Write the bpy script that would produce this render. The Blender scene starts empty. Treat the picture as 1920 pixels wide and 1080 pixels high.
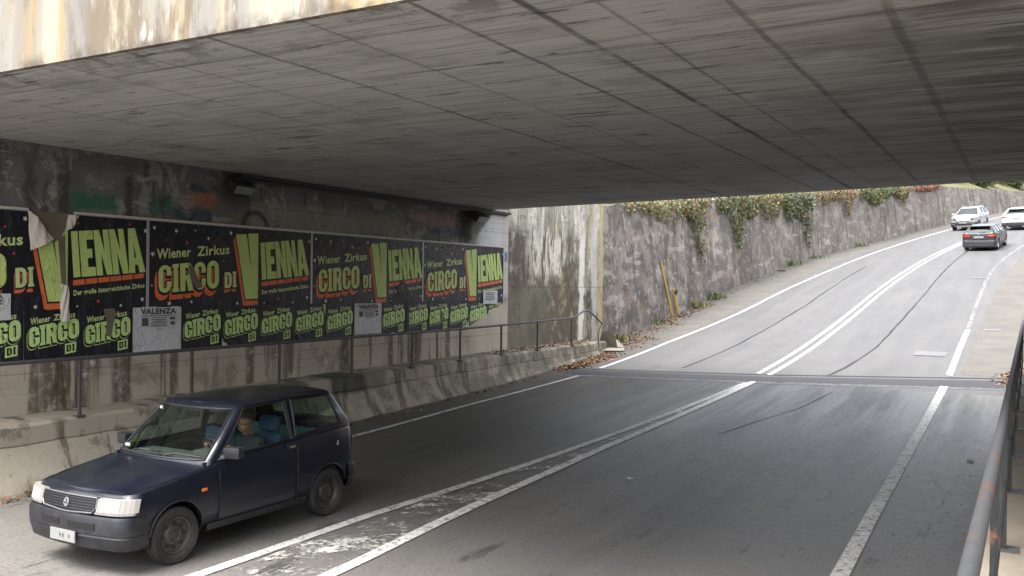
import bpy, bmesh, math, random
import numpy as np
from mathutils import Vector, Matrix
random.seed(7)
R = math.radians
sc = bpy.context.scene
COL = sc.collection
DEPS = bpy.context.evaluated_depsgraph_get

# ------------------------------------------------------------------ helpers
class MB:
    """collects polygons and links them as one mesh object"""
    def __init__(self):
        self.v = []; self.f = []; self.m = []
    def poly(self, pts, mi=0):
        n = len(self.v); self.v += [tuple(p) for p in pts]
        self.f.append(tuple(range(n, n + len(pts)))); self.m.append(mi)
    def mesh(self, vs, fs, mi=0):
        n = len(self.v); self.v += [tuple(p) for p in vs]
        for f in fs:
            self.f.append(tuple(i + n for i in f)); self.m.append(mi)
    def grid(self, rows, mi=0, closed=False, flip=False):
        n = len(self.v); w = len(rows[0])
        for r in rows: self.v += [tuple(p) for p in r]
        for i in range(len(rows) - 1):
            for j in range(w if closed else w - 1):
                k = (j + 1) % w
                q = (n + i*w + j, n + i*w + k, n + (i+1)*w + k, n + (i+1)*w + j)
                self.f.append(q[::-1] if flip else q); self.m.append(mi)
    def box(self, lo, hi, mi=0, mat=None, bev=0.0):
        x0, y0, z0 = lo; x1, y1, z1 = hi
        b = bmesh.new()
        vs = [b.verts.new(p) for p in ((x0,y0,z0),(x1,y0,z0),(x1,y1,z0),(x0,y1,z0),(x0,y0,z1),(x1,y0,z1),(x1,y1,z1),(x0,y1,z1))]
        for q in ((3,2,1,0),(4,5,6,7),(0,1,5,4),(1,2,6,5),(2,3,7,6),(3,0,4,7)): b.faces.new([vs[i] for i in q])
        if bev > 0: bmesh.ops.bevel(b, geom=b.edges[:], offset=bev, segments=2, affect='EDGES', profile=.6)
        b.verts.ensure_lookup_table(); b.verts.index_update()
        vv = [v.co.copy() for v in b.verts]
        if mat is not None: vv = [mat @ v for v in vv]
        self.mesh(vv, [[v.index for v in f.verts] for f in b.faces], mi); b.free()
    def tube(self, pts, r, n=8, mi=0, cap=True):
        pts = [Vector(p) for p in pts]; rs = r if isinstance(r, (list, tuple)) else [r]*len(pts)
        rows = []; up = None
        for i, p in enumerate(pts):
            t = (pts[min(i+1, len(pts)-1)] - pts[max(i-1, 0)]).normalized()
            if up is None:
                up = Vector((0,0,1)) if abs(t.z) < .9 else Vector((1,0,0))
            a = t.cross(up).normalized(); b = a.cross(t).normalized(); up = b
            rows.append([p + (a*math.cos(2*math.pi*k/n) + b*math.sin(2*math.pi*k/n))*rs[i] for k in range(n)])
        self.grid(rows, mi, closed=True)
        if cap:
            self.poly(rows[0][::-1], mi) if False else self.poly(rows[0], mi); self.poly(rows[-1][::-1], mi)
    def lathe(self, prof, axis_pt, mi=0, n=28, mis=None):
        """prof: (radius, offset along +Y) ; axis along Y through axis_pt"""
        ax = Vector(axis_pt); rows = []
        for r, o in prof:
            rows.append([ax + Vector((r*math.cos(2*math.pi*k/n), o, r*math.sin(2*math.pi*k/n))) for k in range(n)])
        for i in range(len(rows)-1):
            self.grid(rows[i:i+2], mis[i] if mis else mi, closed=True)
    def build(self, name, mats, parent=None, origin=None, world=False, smooth=None, kind=None):
        me = bpy.data.meshes.new(name)
        off = Vector(origin) if origin is not None else Vector((0,0,0))
        if world and parent is not None: off = Vector(parent.location)
        me.from_pydata([tuple(Vector(p) - off) for p in self.v], [], self.f)
        mats = mats if isinstance(mats, (list, tuple)) else [mats]
        for m in mats: me.materials.append(m)
        if len(mats) > 1:
            me.polygons.foreach_set('material_index', self.m)
        me.validate(); me.update()
        if smooth is not None:
            for p in me.polygons: p.use_smooth = True
            me.set_sharp_from_angle(angle=R(smooth))
        o = bpy.data.objects.new(name, me); COL.objects.link(o)
        if parent is not None: o.parent = parent
        elif origin is not None: o.location = off
        if kind: o['kind'] = kind
        return o

def empty(name, label, cat, loc=(0,0,0), rz=0, group=None):
    o = bpy.data.objects.new(name, None); COL.objects.link(o)
    o.location = loc; o.rotation_euler = (0, 0, rz)
    o.empty_display_size = .2
    return tag(o, label, cat, group)
def tag(o, label, cat, group=None):
    o['label'] = label; o['category'] = cat
    if group: o['group'] = group
    return o
def copy_tree(o, parent=None):
    c = o.copy(); COL.objects.link(c)
    if parent is not None: c.parent = parent
    for ch in list(o.children): copy_tree(ch, c)
    return c
def weld(o, d=1e-4):
    b = bmesh.new(); b.from_mesh(o.data); bmesh.ops.remove_doubles(b, verts=b.verts, dist=d)
    bmesh.ops.recalc_face_normals(b, faces=b.faces); b.to_mesh(o.data); b.free()

# ------------------------------------------------------------------ materials
class NT:
    def __init__(self, name):
        self.m = bpy.data.materials.new(name); self.m.use_nodes = True
        self.t = self.m.node_tree; self.t.nodes.clear()
        self.out = self.n('ShaderNodeOutputMaterial')
        self.g = self.n('ShaderNodeNewGeometry'); self.pos = self.g.outputs['Position']
    def n(self, k): return self.t.nodes.new(k)
    def l(self, a, b): self.t.links.new(a, b)
    def put(self, sock, v):
        if isinstance(v, bpy.types.NodeSocket): self.l(v, sock)
        elif isinstance(v, (tuple, list)) and len(v) == 3 and sock.type == 'RGBA': sock.default_value = (*v, 1)
        else: sock.default_value = v
    def objco(self):
        return self.n('ShaderNodeTexCoord').outputs['Object']
    def map(self, vec, scale=(1,1,1), loc=(0,0,0), rot=(0,0,0)):
        k = self.n('ShaderNodeMapping'); self.l(vec, k.inputs[0]); k.inputs['Scale'].default_value = scale
        k.inputs['Location'].default_value = loc; k.inputs['Rotation'].default_value = rot; return k.outputs[0]
    def noise(self, vec, scale=1, detail=4, rough=.55, dist=0, sc3=None, loc=(0,0,0)):
        if sc3 or loc != (0,0,0): vec = self.map(vec, sc3 or (1,1,1), loc)
        k = self.n('ShaderNodeTexNoise'); self.l(vec, k.inputs['Vector'])
        k.inputs['Scale'].default_value = scale; k.inputs['Detail'].default_value = detail
        k.inputs['Roughness'].default_value = rough; k.inputs['Distortion'].default_value = dist
        return k.outputs[0]
    def voro(self, vec, scale, feature='F1'):
        k = self.n('ShaderNodeTexVoronoi'); self.l(vec, k.inputs['Vector']); k.inputs['Scale'].default_value = scale
        k.feature = feature; return k.outputs[0]
    def ramp(self, fac, stops):
        k = self.n('ShaderNodeValToRGB'); self.put(k.inputs[0], fac); e = k.color_ramp.elements
        while len(e) < len(stops): e.new(.5)
        for i, (p, c) in enumerate(stops):
            e[i].position = p; e[i].color = (*c, 1) if not isinstance(c, (int, float)) else (c, c, c, 1)
        return k.outputs[0]
    def st(self, fac, a, b):
        k = self.n('ShaderNodeMapRange'); k.interpolation_type = 'SMOOTHSTEP'; self.put(k.inputs[0], fac)
        k.inputs[1].default_value = a; k.inputs[2].default_value = b; k.inputs[3].default_value = 0; k.inputs[4].default_value = 1
        if a > b:
            k.inputs[1].default_value = b; k.inputs[2].default_value = a; k.inputs[3].default_value = 1; k.inputs[4].default_value = 0
        return k.outputs[0]
    def mix(self, fac, a, b, blend='MIX'):
        k = self.n('ShaderNodeMix'); k.data_type = 'RGBA'; k.blend_type = blend
        self.put(k.inputs[0], fac); self.put(k.inputs[6], a); self.put(k.inputs[7], b); return k.outputs[2]
    def ma(self, op, a, b=0.0, clamp=False):
        k = self.n('ShaderNodeMath'); k.operation = op; k.use_clamp = clamp
        self.put(k.inputs[0], a); self.put(k.inputs[1], b); return k.outputs[0]
    def mul(self, *a):
        r = a[0]
        for x in a[1:]: r = self.ma('MULTIPLY', r, x)
        return r
    def mx(self, *a):
        r = a[0]
        for x in a[1:]: r = self.ma('MAXIMUM', r, x)
        return r
    def sep(self, v=None):
        k = self.n('ShaderNodeSeparateXYZ'); self.l(v or self.pos, k.inputs[0]); return k.outputs
    def band(self, v, a, b, s):
        return self.mul(self.st(v, a - s, a + s), self.st(v, b + s, b - s))
    def line(self, v, x, w):
        return self.st(self.ma('ABSOLUTE', self.ma('SUBTRACT', v, x)), w, w*.35)
    def bump(self, h, strength=.3, dist=.02):
        k = self.n('ShaderNodeBump'); k.inputs['Strength'].default_value = strength; k.inputs['Distance'].default_value = dist
        self.l(h, k.inputs['Height']); return k.outputs[0]
    def bsdf(self, col, rough=.8, metal=0, spec=.4, normal=None, coat=0, emit=None, es=0, alpha=None, link=True):
        k = self.n('ShaderNodeBsdfPrincipled'); self.put(k.inputs['Base Color'], col); self.put(k.inputs['Roughness'], rough)
        k.inputs['Metallic'].default_value = metal; self.put(k.inputs['Specular IOR Level'], spec)
        k.inputs['Coat Weight'].default_value = coat; k.inputs['Coat Roughness'].default_value = .08
        if normal: self.l(normal, k.inputs['Normal'])
        if emit: self.put(k.inputs['Emission Color'], emit); k.inputs['Emission Strength'].default_value = es
        if alpha is not None: self.put(k.inputs['Alpha'], alpha)
        if link: self.l(k.outputs[0], self.out.inputs[0])
        return k.outputs[0]

def flat(name, col, rough=.6, metal=0, spec=.4, var=.12, scale=14, coat=0, emit=None, es=0, dirt=0.0):
    N = NT(name); co = N.objco()
    nz = N.noise(co, scale, 4, .6)
    c = N.mix(nz, tuple(x*(1-var) for x in col), tuple(min(1, x*(1+var)) for x in col))
    if dirt:
        d = N.st(N.noise(co, scale*.35, 5, .7), .45, .75)
        c = N.mix(N.ma('MULTIPLY', d, dirt), c, (.16,.14,.115))
    r = N.ma('ADD', N.ma('MULTIPLY', nz, .15), rough - .07)
    N.bsdf(c, r, metal, spec, coat=coat, emit=emit, es=es)
    return N.m

def m_soffit():
    N = NT('soffit_concrete'); x, y, z = N.sep()
    big = N.noise(N.pos, .45, 4, .6)
    st = N.noise(N.pos, 1.0, 5, .65, sc3=(.55, 5.5, 1))
    fine = N.noise(N.pos, 1.0, 3, .6, sc3=(1.2, 26, 1))
    c = N.mix(st, (.325,.325,.33), (.545,.54,.535))
    c = N.mix(N.ma('MULTIPLY', N.st(N.noise(N.pos, .8, 5, .7, loc=(5,2,0)), .52, .64), .4), c, (.17,.165,.16))
    c = N.mix(N.ma('MULTIPLY', N.st(fine, .48, .68), .5), c, (.12,.117,.115))
    c = N.mix(N.ma('MULTIPLY', N.st(big, .5, .75), .35), c, (.20,.188,.178))
    # plank streaks darkened towards the footpath side, shade of the near wall painted in
    shade_streaks = N.mul(N.st(x, -3.2, .6), N.st(N.noise(N.pos, 1.0, 5, .7, sc3=(.5, 4.0, 1), loc=(3,1,0)), .40, .62))
    c = N.mix(N.ma('MULTIPLY', shade_streaks, .75), c, (.06,.057,.055))
    dk = N.mul(N.st(N.noise(N.pos, 1.0, 4, .7, sc3=(1.1, 9, 1), loc=(9,4,0)), .61, .66), .8)
    c = N.mix(dk, c, (.05,.047,.045))
    # board joints
    wob = N.ma('MULTIPLY', N.ma('SUBTRACT', N.noise(N.pos, 1.6, 2, .5), .5), .05)
    xx = N.ma('ADD', x, wob); yy = N.ma('ADD', y, wob)
    L = None
    for xi, w, k in ((-11.4,.03,.5),(-10.45,.025,.5),(-9.5,.03,.55),(-8.5,.028,.5),(-7.55,.03,.6),(-6.6,.026,.5),(-5.62,.035,.9),(-4.65,.026,.55),(-3.68,.032,.85),(-3.02,.05,1.0),(-2.55,.026,.6),(-1.77,.04,.8),(-.86,.055,.6),(.1,.04,.6)):
        t = N.ma('MULTIPLY', N.line(xx, xi, w), k); L = t if L is None else N.mx(L, t)
    for yi, w, k in ((5.6,.03,.6),(6.74,.026,.5),(8.45,.03,.55),(10.1,.028,.45),(11.8,.03,.5),(13.56,.035,.7),(15.2,.03,.5),(16.8,.03,.5),(18.3,.03,.5)):
        L = N.mx(L, N.ma('MULTIPLY', N.line(yy, yi, w), k))
    L = N.mul(L, N.ma('ADD', N.ma('MULTIPLY', N.st(N.noise(N.pos, 1.4, 4, .7), .30, .6), .65), .35))
    # damp halo along the main joints
    for xi in (-3.02, -.86, -1.77):
        L = N.mx(L, N.mul(N.st(N.ma('ABSOLUTE', N.ma('SUBTRACT', xx, xi)), .3, 0), N.st(N.noise(N.pos, 1, 5, .7, sc3=(2, 12, 1)), .5, .75), .6))
    c = N.mix(N.ma('MULTIPLY', L, .78), c, (.04,.038,.038))
    edge = N.mul(N.st(y, 5.9, 4.95), N.st(N.noise(N.pos, 2.2, 5, .7), .48, .62))
    c = N.mix(N.ma('MULTIPLY', edge, .7), c, (.06,.055,.05))
    h = N.ma('SUBTRACT', N.ma('ADD', st, N.ma('MULTIPLY', fine, .5)), L)
    N.bsdf(c, .85, 0, .3, N.bump(h, .5, .012)); return N.m

def m_fascia():
    N = NT('fascia_concrete'); x, y, z = N.sep()
    s1 = N.noise(N.pos, 1, 5, .6, sc3=(1.7, 1, .16)); s2 = N.noise(N.pos, 1, 5, .65, sc3=(4.2, 1, .3), loc=(5,0,0))
    s3 = N.noise(N.pos, 1, 6, .7, sc3=(2.3, 1, .5), loc=(11,0,3))
    c = N.mix(N.st(s1, .38, .6), (.20,.19,.172), (.30,.28,.222))
    c = N.mix(N.ma('MULTIPLY', N.st(s2, .50, .62), .8), c, (.27,.195,.09))
    c = N.mix(N.ma('MULTIPLY', N.st(s3, .50, .60), .85), c, (.13,.10,.065))
    c = N.mix(N.ma('MULTIPLY', N.st(N.noise(N.pos, 1, 5, .6, sc3=(1.1,1,.2), loc=(2,7,1)), .50, .62), .75), c, (.17,.165,.165))
    c = N.mix(N.ma('MULTIPLY', N.st(N.noise(N.pos, 1, 4, .6, sc3=(6,1,1.2), loc=(4,0,9)), .60, .66), .7), c, (.40,.385,.36))
    c = N.mix(N.ma('MULTIPLY', N.mul(N.st(z, 4.74, 4.58), N.st(N.noise(N.pos, 3, 4, .7), .4, .6)), .85), c, (.07,.055,.045))
    N.bsdf(c, .85, 0, .3, N.bump(N.noise(N.pos, 9, 5, .7), .3, .01)); return N.m

def m_abut():
    N = NT('abutment_concrete'); x, y, z = N.sep()
    v1 = N.noise(N.pos, 1, 5, .6, sc3=(1, 1.5, .22)); v2 = N.noise(N.pos, 1, 5, .65, sc3=(1, 3.4, .35), loc=(0,6,2))
    bl = N.noise(N.pos, 1.3, 5, .65); fi = N.noise(N.pos, 7, 5, .7)
    low = N.mix(v1, (.42,.36,.28), (.55,.50,.42))
    low = N.mix(N.ma('MULTIPLY', N.st(bl, .5, .66), .5), low, (.36,.335,.30))
    stn = N.mul(N.st(v2, .53, .64), N.st(N.noise(N.pos, 1, 3, .5, sc3=(1,.8,.1), loc=(0,2,0)), .40, .56))
    low = N.mix(N.ma('MULTIPLY', N.mul(N.st(N.noise(N.pos, 1, 5, .6, sc3=(1,2.6,.12), loc=(0,1,0)), .54, .62), N.st(fi, .25, .5)), .8), low, (.10,.078,.052))
    low = N.mix(N.ma('MULTIPLY', stn, .9), low, N.mix(fi, (.05,.038,.026), (.16,.12,.08)))
    low = N.mix(N.ma('MULTIPLY', N.st(N.noise(N.pos, 1, 6, .7, sc3=(1,1.1,.7), loc=(0,11,3), dist=.6), .52, .62), .6), low, (.22,.175,.12))
    low = N.mix(N.ma('MULTIPLY', N.st(N.noise(N.pos, 3.0, 4, .6, loc=(0,4,7)), .63, .67), .7), low, (.62,.60,.56))
    for yc, w in ((8.15,.22),(9.25,.16),(11.9,.10),(14.55,.14),(17.0,.1)):
        b = N.mul(N.band(N.ma('ADD', y, N.ma('MULTIPLY', N.ma('SUBTRACT', v2, .5), .25)), yc-w, yc+w, .06), N.st(fi, .3, .55))
        low = N.mix(N.ma('MULTIPLY', b, .8), low, (.075,.058,.042))
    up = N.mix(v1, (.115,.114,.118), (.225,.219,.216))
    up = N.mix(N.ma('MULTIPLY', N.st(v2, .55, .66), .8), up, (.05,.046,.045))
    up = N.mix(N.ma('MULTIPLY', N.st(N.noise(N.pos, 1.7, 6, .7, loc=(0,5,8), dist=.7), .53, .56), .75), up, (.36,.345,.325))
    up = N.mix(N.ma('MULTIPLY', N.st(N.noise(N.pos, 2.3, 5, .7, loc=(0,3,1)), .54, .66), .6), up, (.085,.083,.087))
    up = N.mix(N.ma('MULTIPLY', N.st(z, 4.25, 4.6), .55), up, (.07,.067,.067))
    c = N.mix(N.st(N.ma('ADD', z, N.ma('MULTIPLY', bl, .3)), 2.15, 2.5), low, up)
    # remains of the old mural above the boards
    wob = N.ma('MULTIPLY', N.ma('SUBTRACT', N.noise(N.pos, 4, 4, .7), .5), .35)
    yy = N.ma('ADD', y, wob); zz = N.ma('ADD', z, N.ma('MULTIPLY', wob, .7))
    def patch(y0, y1, z0, z1, col, k, s=.05):
        nonlocal c
        c = N.mix(N.mul(N.band(yy, y0, y1, s), N.band(zz, z0, z1, s), N.st(N.noise(N.pos, 6, 4, .7, loc=(1,y0,0)), .28, .5), k), c, col)
    patch(8.35, 9.15, 3.7, 4.0, (.035,.16,.10), .8); patch(9.75, 10.25, 3.78, 4.05, (.04,.15,.11), .7); patch(9.8,10.2,3.66,3.74,(.25,.2,.15),.7)
    patch(8.5, 9.1, 3.66, 3.76, (.26,.22,.17), .7)
    patch(10.55, 11.1, 3.92, 4.22, (.34,.15,.085), .85); patch(10.5, 11.15, 4.2, 4.32, (.03,.055,.085), .8)
    patch(10.25, 11.0, 3.68, 3.9, (.04,.07,.10), .8); patch(10.2, 10.6, 3.95, 4.1, (.33,.28,.26), .6); patch(11.4,11.8,3.7,3.9,(.24,.2,.1),.6)
    patch(9.55, 9.72, 3.72, 4.2, (.36,.34,.34), .6); patch(8.55, 9.1, 4.08, 4.2, (.3,.27,.28), .5)
    patch(11.85, 12.5, 3.6, 4.1, (.36,.335,.30), .6); patch(12.6, 16.5, 3.6, 4.15, (.33,.31,.285), .75, .12)
    patch(16.9, 18.6, 4.0, 4.35, (.36,.24,.25), .6, .1); patch(17.4, 17.9, 3.85, 4.0, (.04,.07,.13), .7); patch(18.2, 19.0, 3.85, 4.05, (.05,.08,.16), .7)
    # ring drawn on the plaster
    ry = N.ma('SUBTRACT', y, 12.0); rz = N.ma('MULTIPLY', N.ma('SUBTRACT', z, 3.66), 1.05)
    rr = N.ma('SQRT', N.ma('ADD', N.mul(ry, ry), N.mul(rz, rz)))
    c = N.mix(N.mul(N.band(rr, .25, .34, .03), .8), c, (.05,.05,.055))
    # whitewashed end of the wall
    ww = N.mul(N.st(yy, 19.35, 19.75), N.st(N.ma('ADD', zz, N.ma('MULTIPLY', N.ma('SUBTRACT', y, 20.0), -.8)), 4.35, 4.15), N.st(zz, 2.2, 2.5))
    white = N.mix(v2, (.55,.55,.57), (.74,.73,.72)); white = N.mix(N.ma('MULTIPLY', N.st(fi, .55, .68), .5), white, (.34,.33,.33))
    c = N.mix(N.ma('MULTIPLY', ww, .92), c, white)
    c = N.mix(N.mul(N.st(y, 20.75, 20.95), N.st(z, 2.3, 2.6), .8), c, N.mix(v2, (.42,.39,.34), (.72,.69,.64)))
    c = N.mix(N.mul(N.band(yy, 20.95, 21.12, .03), N.band(z, 3.28, 3.55, .05), N.st(fi, .4, .52), .8), c, (.07,.11,.38))
    c = N.mix(N.mul(N.st(yy, 19.3, 19.8), N.st(z, 2.35, 2.1), .7), c, N.mix(v1, (.50,.43,.33), (.66,.60,.50)))
    for yd, wd in ((7.75,.07),(8.25,.10),(9.35,.06),(10.0,.05)):
        c = N.mix(N.mul(N.band(N.ma('ADD', y, N.ma('MULTIPLY', wob, .8)), yd-wd, yd+wd, .05), N.st(z, 3.5, 3.7), N.st(N.ma('ADD', z, N.ma('MULTIPLY', v2, .8)), 5.0, 4.5), .65), c, (.035,.033,.032))
    c = N.mix(N.mul(N.band(yy, 18.75, 19.3, .12), N.st(zz, 3.55, 3.9), .92), c, (.02,.019,.019))
    c = N.mix(N.mul(N.band(yy, 11.2, 11.9, .2), N.st(zz, 3.95, 4.25), .8), c, (.03,.029,.03))
    for zj in (1.38, 4.05, 4.4):
        c = N.mix(N.mul(N.line(z, zj, .012), .45), c, (.1,.09,.08))
    # horizontal formwork boards
    brd = N.noise(N.pos, 1, 3, .5, sc3=(1,.5,11)); c = N.mix(N.ma('MULTIPLY', N.st(brd, .56, .7), .22), c, (.12,.11,.1))
    h = N.ma('ADD', fi, N.ma('ADD', v2, bl))
    N.bsdf(c, .88, 0, .25, N.bump(h, .35, .015)); return N.m

def m_wing():
    N = NT('stained_wing_concrete'); x, y, z = N.sep()
    wob = N.ma('MULTIPLY', N.ma('SUBTRACT', N.noise(N.pos, 2.2, 4, .65), .5), .5); yy = N.ma('ADD', y, wob)
    s1 = N.noise(N.pos, 1, 6, .65, sc3=(1.5, 1.5, .42), dist=.6); s2 = N.noise(N.pos, 1, 6, .7, sc3=(3, 2.8, .6), loc=(0,3,1), dist=.8)
    s3 = N.noise(N.pos, 1, 6, .7, sc3=(1.5, 1.3, .55), loc=(4,8,2), dist=.7); bl = N.noise(N.pos, 2.6, 5, .7); fi = N.noise(N.pos, 9, 5, .7)
    c = N.mix(N.st(s1, .36, .62), (.24,.225,.18), (.43,.405,.345))
    # white lime runs in the upper half, dark algae in the lower
    lime = N.mul(N.st(s2, .46, .58), N.st(N.ma('ADD', z, N.ma('MULTIPLY', s3, 2.2)), 3.4, 4.6))
    c = N.mix(N.ma('MULTIPLY', lime, .85), c, (.72,.69,.62))
    dark = N.mul(N.st(s3, .47, .60), N.st(N.ma('ADD', z, N.ma('MULTIPLY', bl, 1.4)), 4.9, 3.2))
    c = N.mix(N.ma('MULTIPLY', dark, .9), c, (.055,.05,.038))
    c = N.mix(N.ma('MULTIPLY', N.st(N.noise(N.pos, 1, 5, .6, sc3=(2,2.4,.4), loc=(0,13,5)), .54, .66), .7), c, (.38,.30,.15))
    c = N.mix(N.mul(N.st(fi, .52, .64), .4), c, (.09,.08,.065))
    tri = N.mul(N.st(N.ma('SUBTRACT', yy, N.ma('MULTIPLY', z, .83)), 1.95, 2.35), N.st(yy, 25.75, 25.35), N.st(N.ma('ADD', z, wob), 4.5, 4.0))
    c = N.mix(N.mul(tri, N.st(bl, .30, .52), .9), c, N.mix(fi, (.05,.042,.03), (.16,.13,.09)))
    oli = N.mul(N.st(z, 2.75, 2.5), N.st(yy, 24.0, 23.0)); c = N.mix(N.ma('MULTIPLY', oli, .75), c, N.mix(N.st(s3, .4, .6), (.15,.14,.105), (.26,.24,.185)))
    casc = N.mul(N.band(yy, 22.3, 24.7, .25), N.band(N.ma('ADD', z, N.ma('MULTIPLY', wob, 2.2)), 2.9, 4.2, .25), N.st(s2, .42, .52)); c = N.mix(N.ma('MULTIPLY', casc, .9), c, (.70,.66,.57))
    c = N.mix(N.mul(N.st(N.noise(N.pos, 4.5, 5, .75, loc=(1,1,6)), .56, .62), .55), c, (.13,.12,.095))
    c = N.mix(N.mul(N.band(yy, 25.6, 25.95, .05), N.st(N.ma('ADD', z, wob), 4.3, 3.9), .85), c, (.72,.69,.63))
    c = N.mix(N.mul(N.band(yy, 26.55, 26.9, .05), .65), c, (.50,.47,.44))
    c = N.mix(N.mul(N.st(yy, 27.05, 27.2), .75), c, (.44,.345,.165))
    c = N.mix(N.mul(N.line(z, 2.62, .02), .5), c, (.09,.08,.06))
    N.bsdf(c, .88, 0, .25, N.bump(N.ma('ADD', fi, bl), .5, .02)); return N.m

def m_rampwall():
    N = NT('rough_rendered_concrete'); x, y, z = N.sep()
    b1 = N.noise(N.pos, .55, 5, .6); b2 = N.noise(N.pos, 1.5, 6, .68, loc=(4,0,0)); fi = N.noise(N.pos, 6, 6, .75)
    hz = N.noise(N.pos, 1, 4, .6, sc3=(.5,.5,2.2), loc=(0,2,0)); vz = N.noise(N.pos, 1, 4, .6, sc3=(1,1.4,.2))
    c = N.mix(N.st(b1, .36, .64), (.165,.147,.133), (.285,.256,.23))
    c = N.mix(N.ma('MULTIPLY', N.st(b2, .49, .57), .8), c, N.mix(N.st(y, 28, 60), (.095,.088,.083), (.17,.155,.145)))
    c = N.mix(N.ma('MULTIPLY', N.st(hz, .56, .64), .5), c, (.46,.43,.405))
    c = N.mix(N.ma('MULTIPLY', N.st(vz, .50, .62), .65), c, (.10,.085,.07))
    c = N.mix(N.ma('MULTIPLY', N.st(N.noise(N.pos, .9, 5, .7, loc=(0,9,3)), .54, .66), .6), c, (.33,.255,.185))
    c = N.mix(N.ma('MULTIPLY', N.st(fi, .52, .66), .4), c, (.09,.085,.08))
    c = N.mix(N.ma('MULTIPLY', N.st(N.noise(N.pos, 3.2, 5, .7, loc=(2,2,2)), .57, .62), .45), c, (.50,.47,.44))
    N.bsdf(c, .92, 0, .2, N.bump(N.ma('ADD', N.ma('ADD', fi, b2), hz), .6, .03)); return N.m

def m_ledge():
    N = NT('ledge_concrete'); x, y, z = N.sep()
    b1 = N.noise(N.pos, 1.2, 5, .6); fi = N.noise(N.pos, 8, 5, .7); v = N.noise(N.pos, 1, 5, .65, sc3=(1,2.2,.4), loc=(0,5,0))
    c = N.mix(b1, (.32,.28,.215), (.45,.405,.33))
    c = N.mix(N.ma('MULTIPLY', N.st(v, .50, .60), .8), c, (.10,.082,.06))
    c = N.mix(N.ma('MULTIPLY', N.st(N.noise(N.pos, 2.4, 5, .7, loc=(0,0,4)), .56, .64), .6), c, (.11,.10,.075))
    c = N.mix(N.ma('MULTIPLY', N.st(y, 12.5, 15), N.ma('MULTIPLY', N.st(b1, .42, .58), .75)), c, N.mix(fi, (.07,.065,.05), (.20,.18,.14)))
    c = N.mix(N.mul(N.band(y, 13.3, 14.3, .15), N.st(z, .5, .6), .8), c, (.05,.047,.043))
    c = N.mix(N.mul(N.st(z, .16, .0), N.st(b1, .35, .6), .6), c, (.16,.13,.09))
    g = N.mul(N.st(N.noise(N.pos, 5, 4, .6, loc=(0,7,0)), .60, .66), N.st(y, 17, 21), .7)
    c = N.mix(g, c, (.06,.075,.03))
    N.bsdf(c, .9, 0, .25, N.bump(N.ma('ADD', fi, b1), .5, .02)); return N.m

def m_asphalt(name, dark, ramp=False):
    N = NT(name); x, y, z = N.sep()
    sp = N.noise(N.pos, 48, 3, .85); st = N.noise(N.pos, 1, 5, .6, sc3=(2.2,.16,1)); bl = N.noise(N.pos, .8, 5, .62); mid = N.noise(N.pos, 9, 5, .7)
    if dark:
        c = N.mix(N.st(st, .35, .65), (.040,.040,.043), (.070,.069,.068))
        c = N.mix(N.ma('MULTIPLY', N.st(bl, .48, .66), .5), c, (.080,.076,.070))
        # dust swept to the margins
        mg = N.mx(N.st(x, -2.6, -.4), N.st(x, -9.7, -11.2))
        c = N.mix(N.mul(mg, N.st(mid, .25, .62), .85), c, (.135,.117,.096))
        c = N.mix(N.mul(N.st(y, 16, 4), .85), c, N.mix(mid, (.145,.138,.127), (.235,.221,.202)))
        c = N.mix(N.mul(N.st(N.noise(N.pos, 1.1, 6, .75, sc3=(3.2,.55,1), loc=(2,5,0)), .58, .64), .65), c, (.024,.024,.024))
        c = N.mix(N.mul(N.st(N.noise(N.pos, 26, 3, .7), .66, .72), .4), c, (.16,.15,.135))
        trk = None
        for xc in (-3.75, -8.3):
            t_ = N.st(N.ma('ABSOLUTE', N.ma('SUBTRACT', N.ma('ADD', x, N.ma('MULTIPLY', bl, .6)), xc + .3)), 1.25, .2); trk = t_ if trk is None else N.mx(trk, t_)
        c = N.mix(N.mul(trk, N.st(y, 5, 11), N.st(st, .25, .6), .62), c, (.018,.018,.020))
        c = N.mix(N.mul(N.st(N.noise(N.pos, 24, 3, .8), .56, .64), .42), c, (.17,.162,.15))
        c = N.mix(N.mul(N.st(N.noise(N.pos, 21, 4, .8, loc=(3,3,0)), .54, .64), .6), c, (.022,.022,.022))
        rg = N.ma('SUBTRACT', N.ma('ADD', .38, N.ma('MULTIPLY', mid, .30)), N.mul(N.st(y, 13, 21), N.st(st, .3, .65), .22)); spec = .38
    else:
        c = N.mix(N.st(st, .35, .65), (.098,.097,.098), (.118,.117,.116))
        c = N.mix(N.ma('MULTIPLY', N.st(bl, .45, .65), .3), c, (.135,.131,.124))
        c = N.mix(N.mul(N.st(N.noise(N.pos, 1, 5, .7, sc3=(1.4,.3,1), loc=(8,1,0)), .60, .66), .35), c, (.07,.07,.073))
        rg = N.ma('ADD', .55, N.ma('MULTIPLY', mid, .2)); spec = .35
    c = N.mix(N.ma('MULTIPLY', N.st(sp, .42, .62), .6), c, N.mix(.55, c, (.012,.012,.012)))
    N.bsdf(c, rg, 0, spec, N.bump(N.ma('ADD', sp, mid), .55, .006)); return N.m

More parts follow.
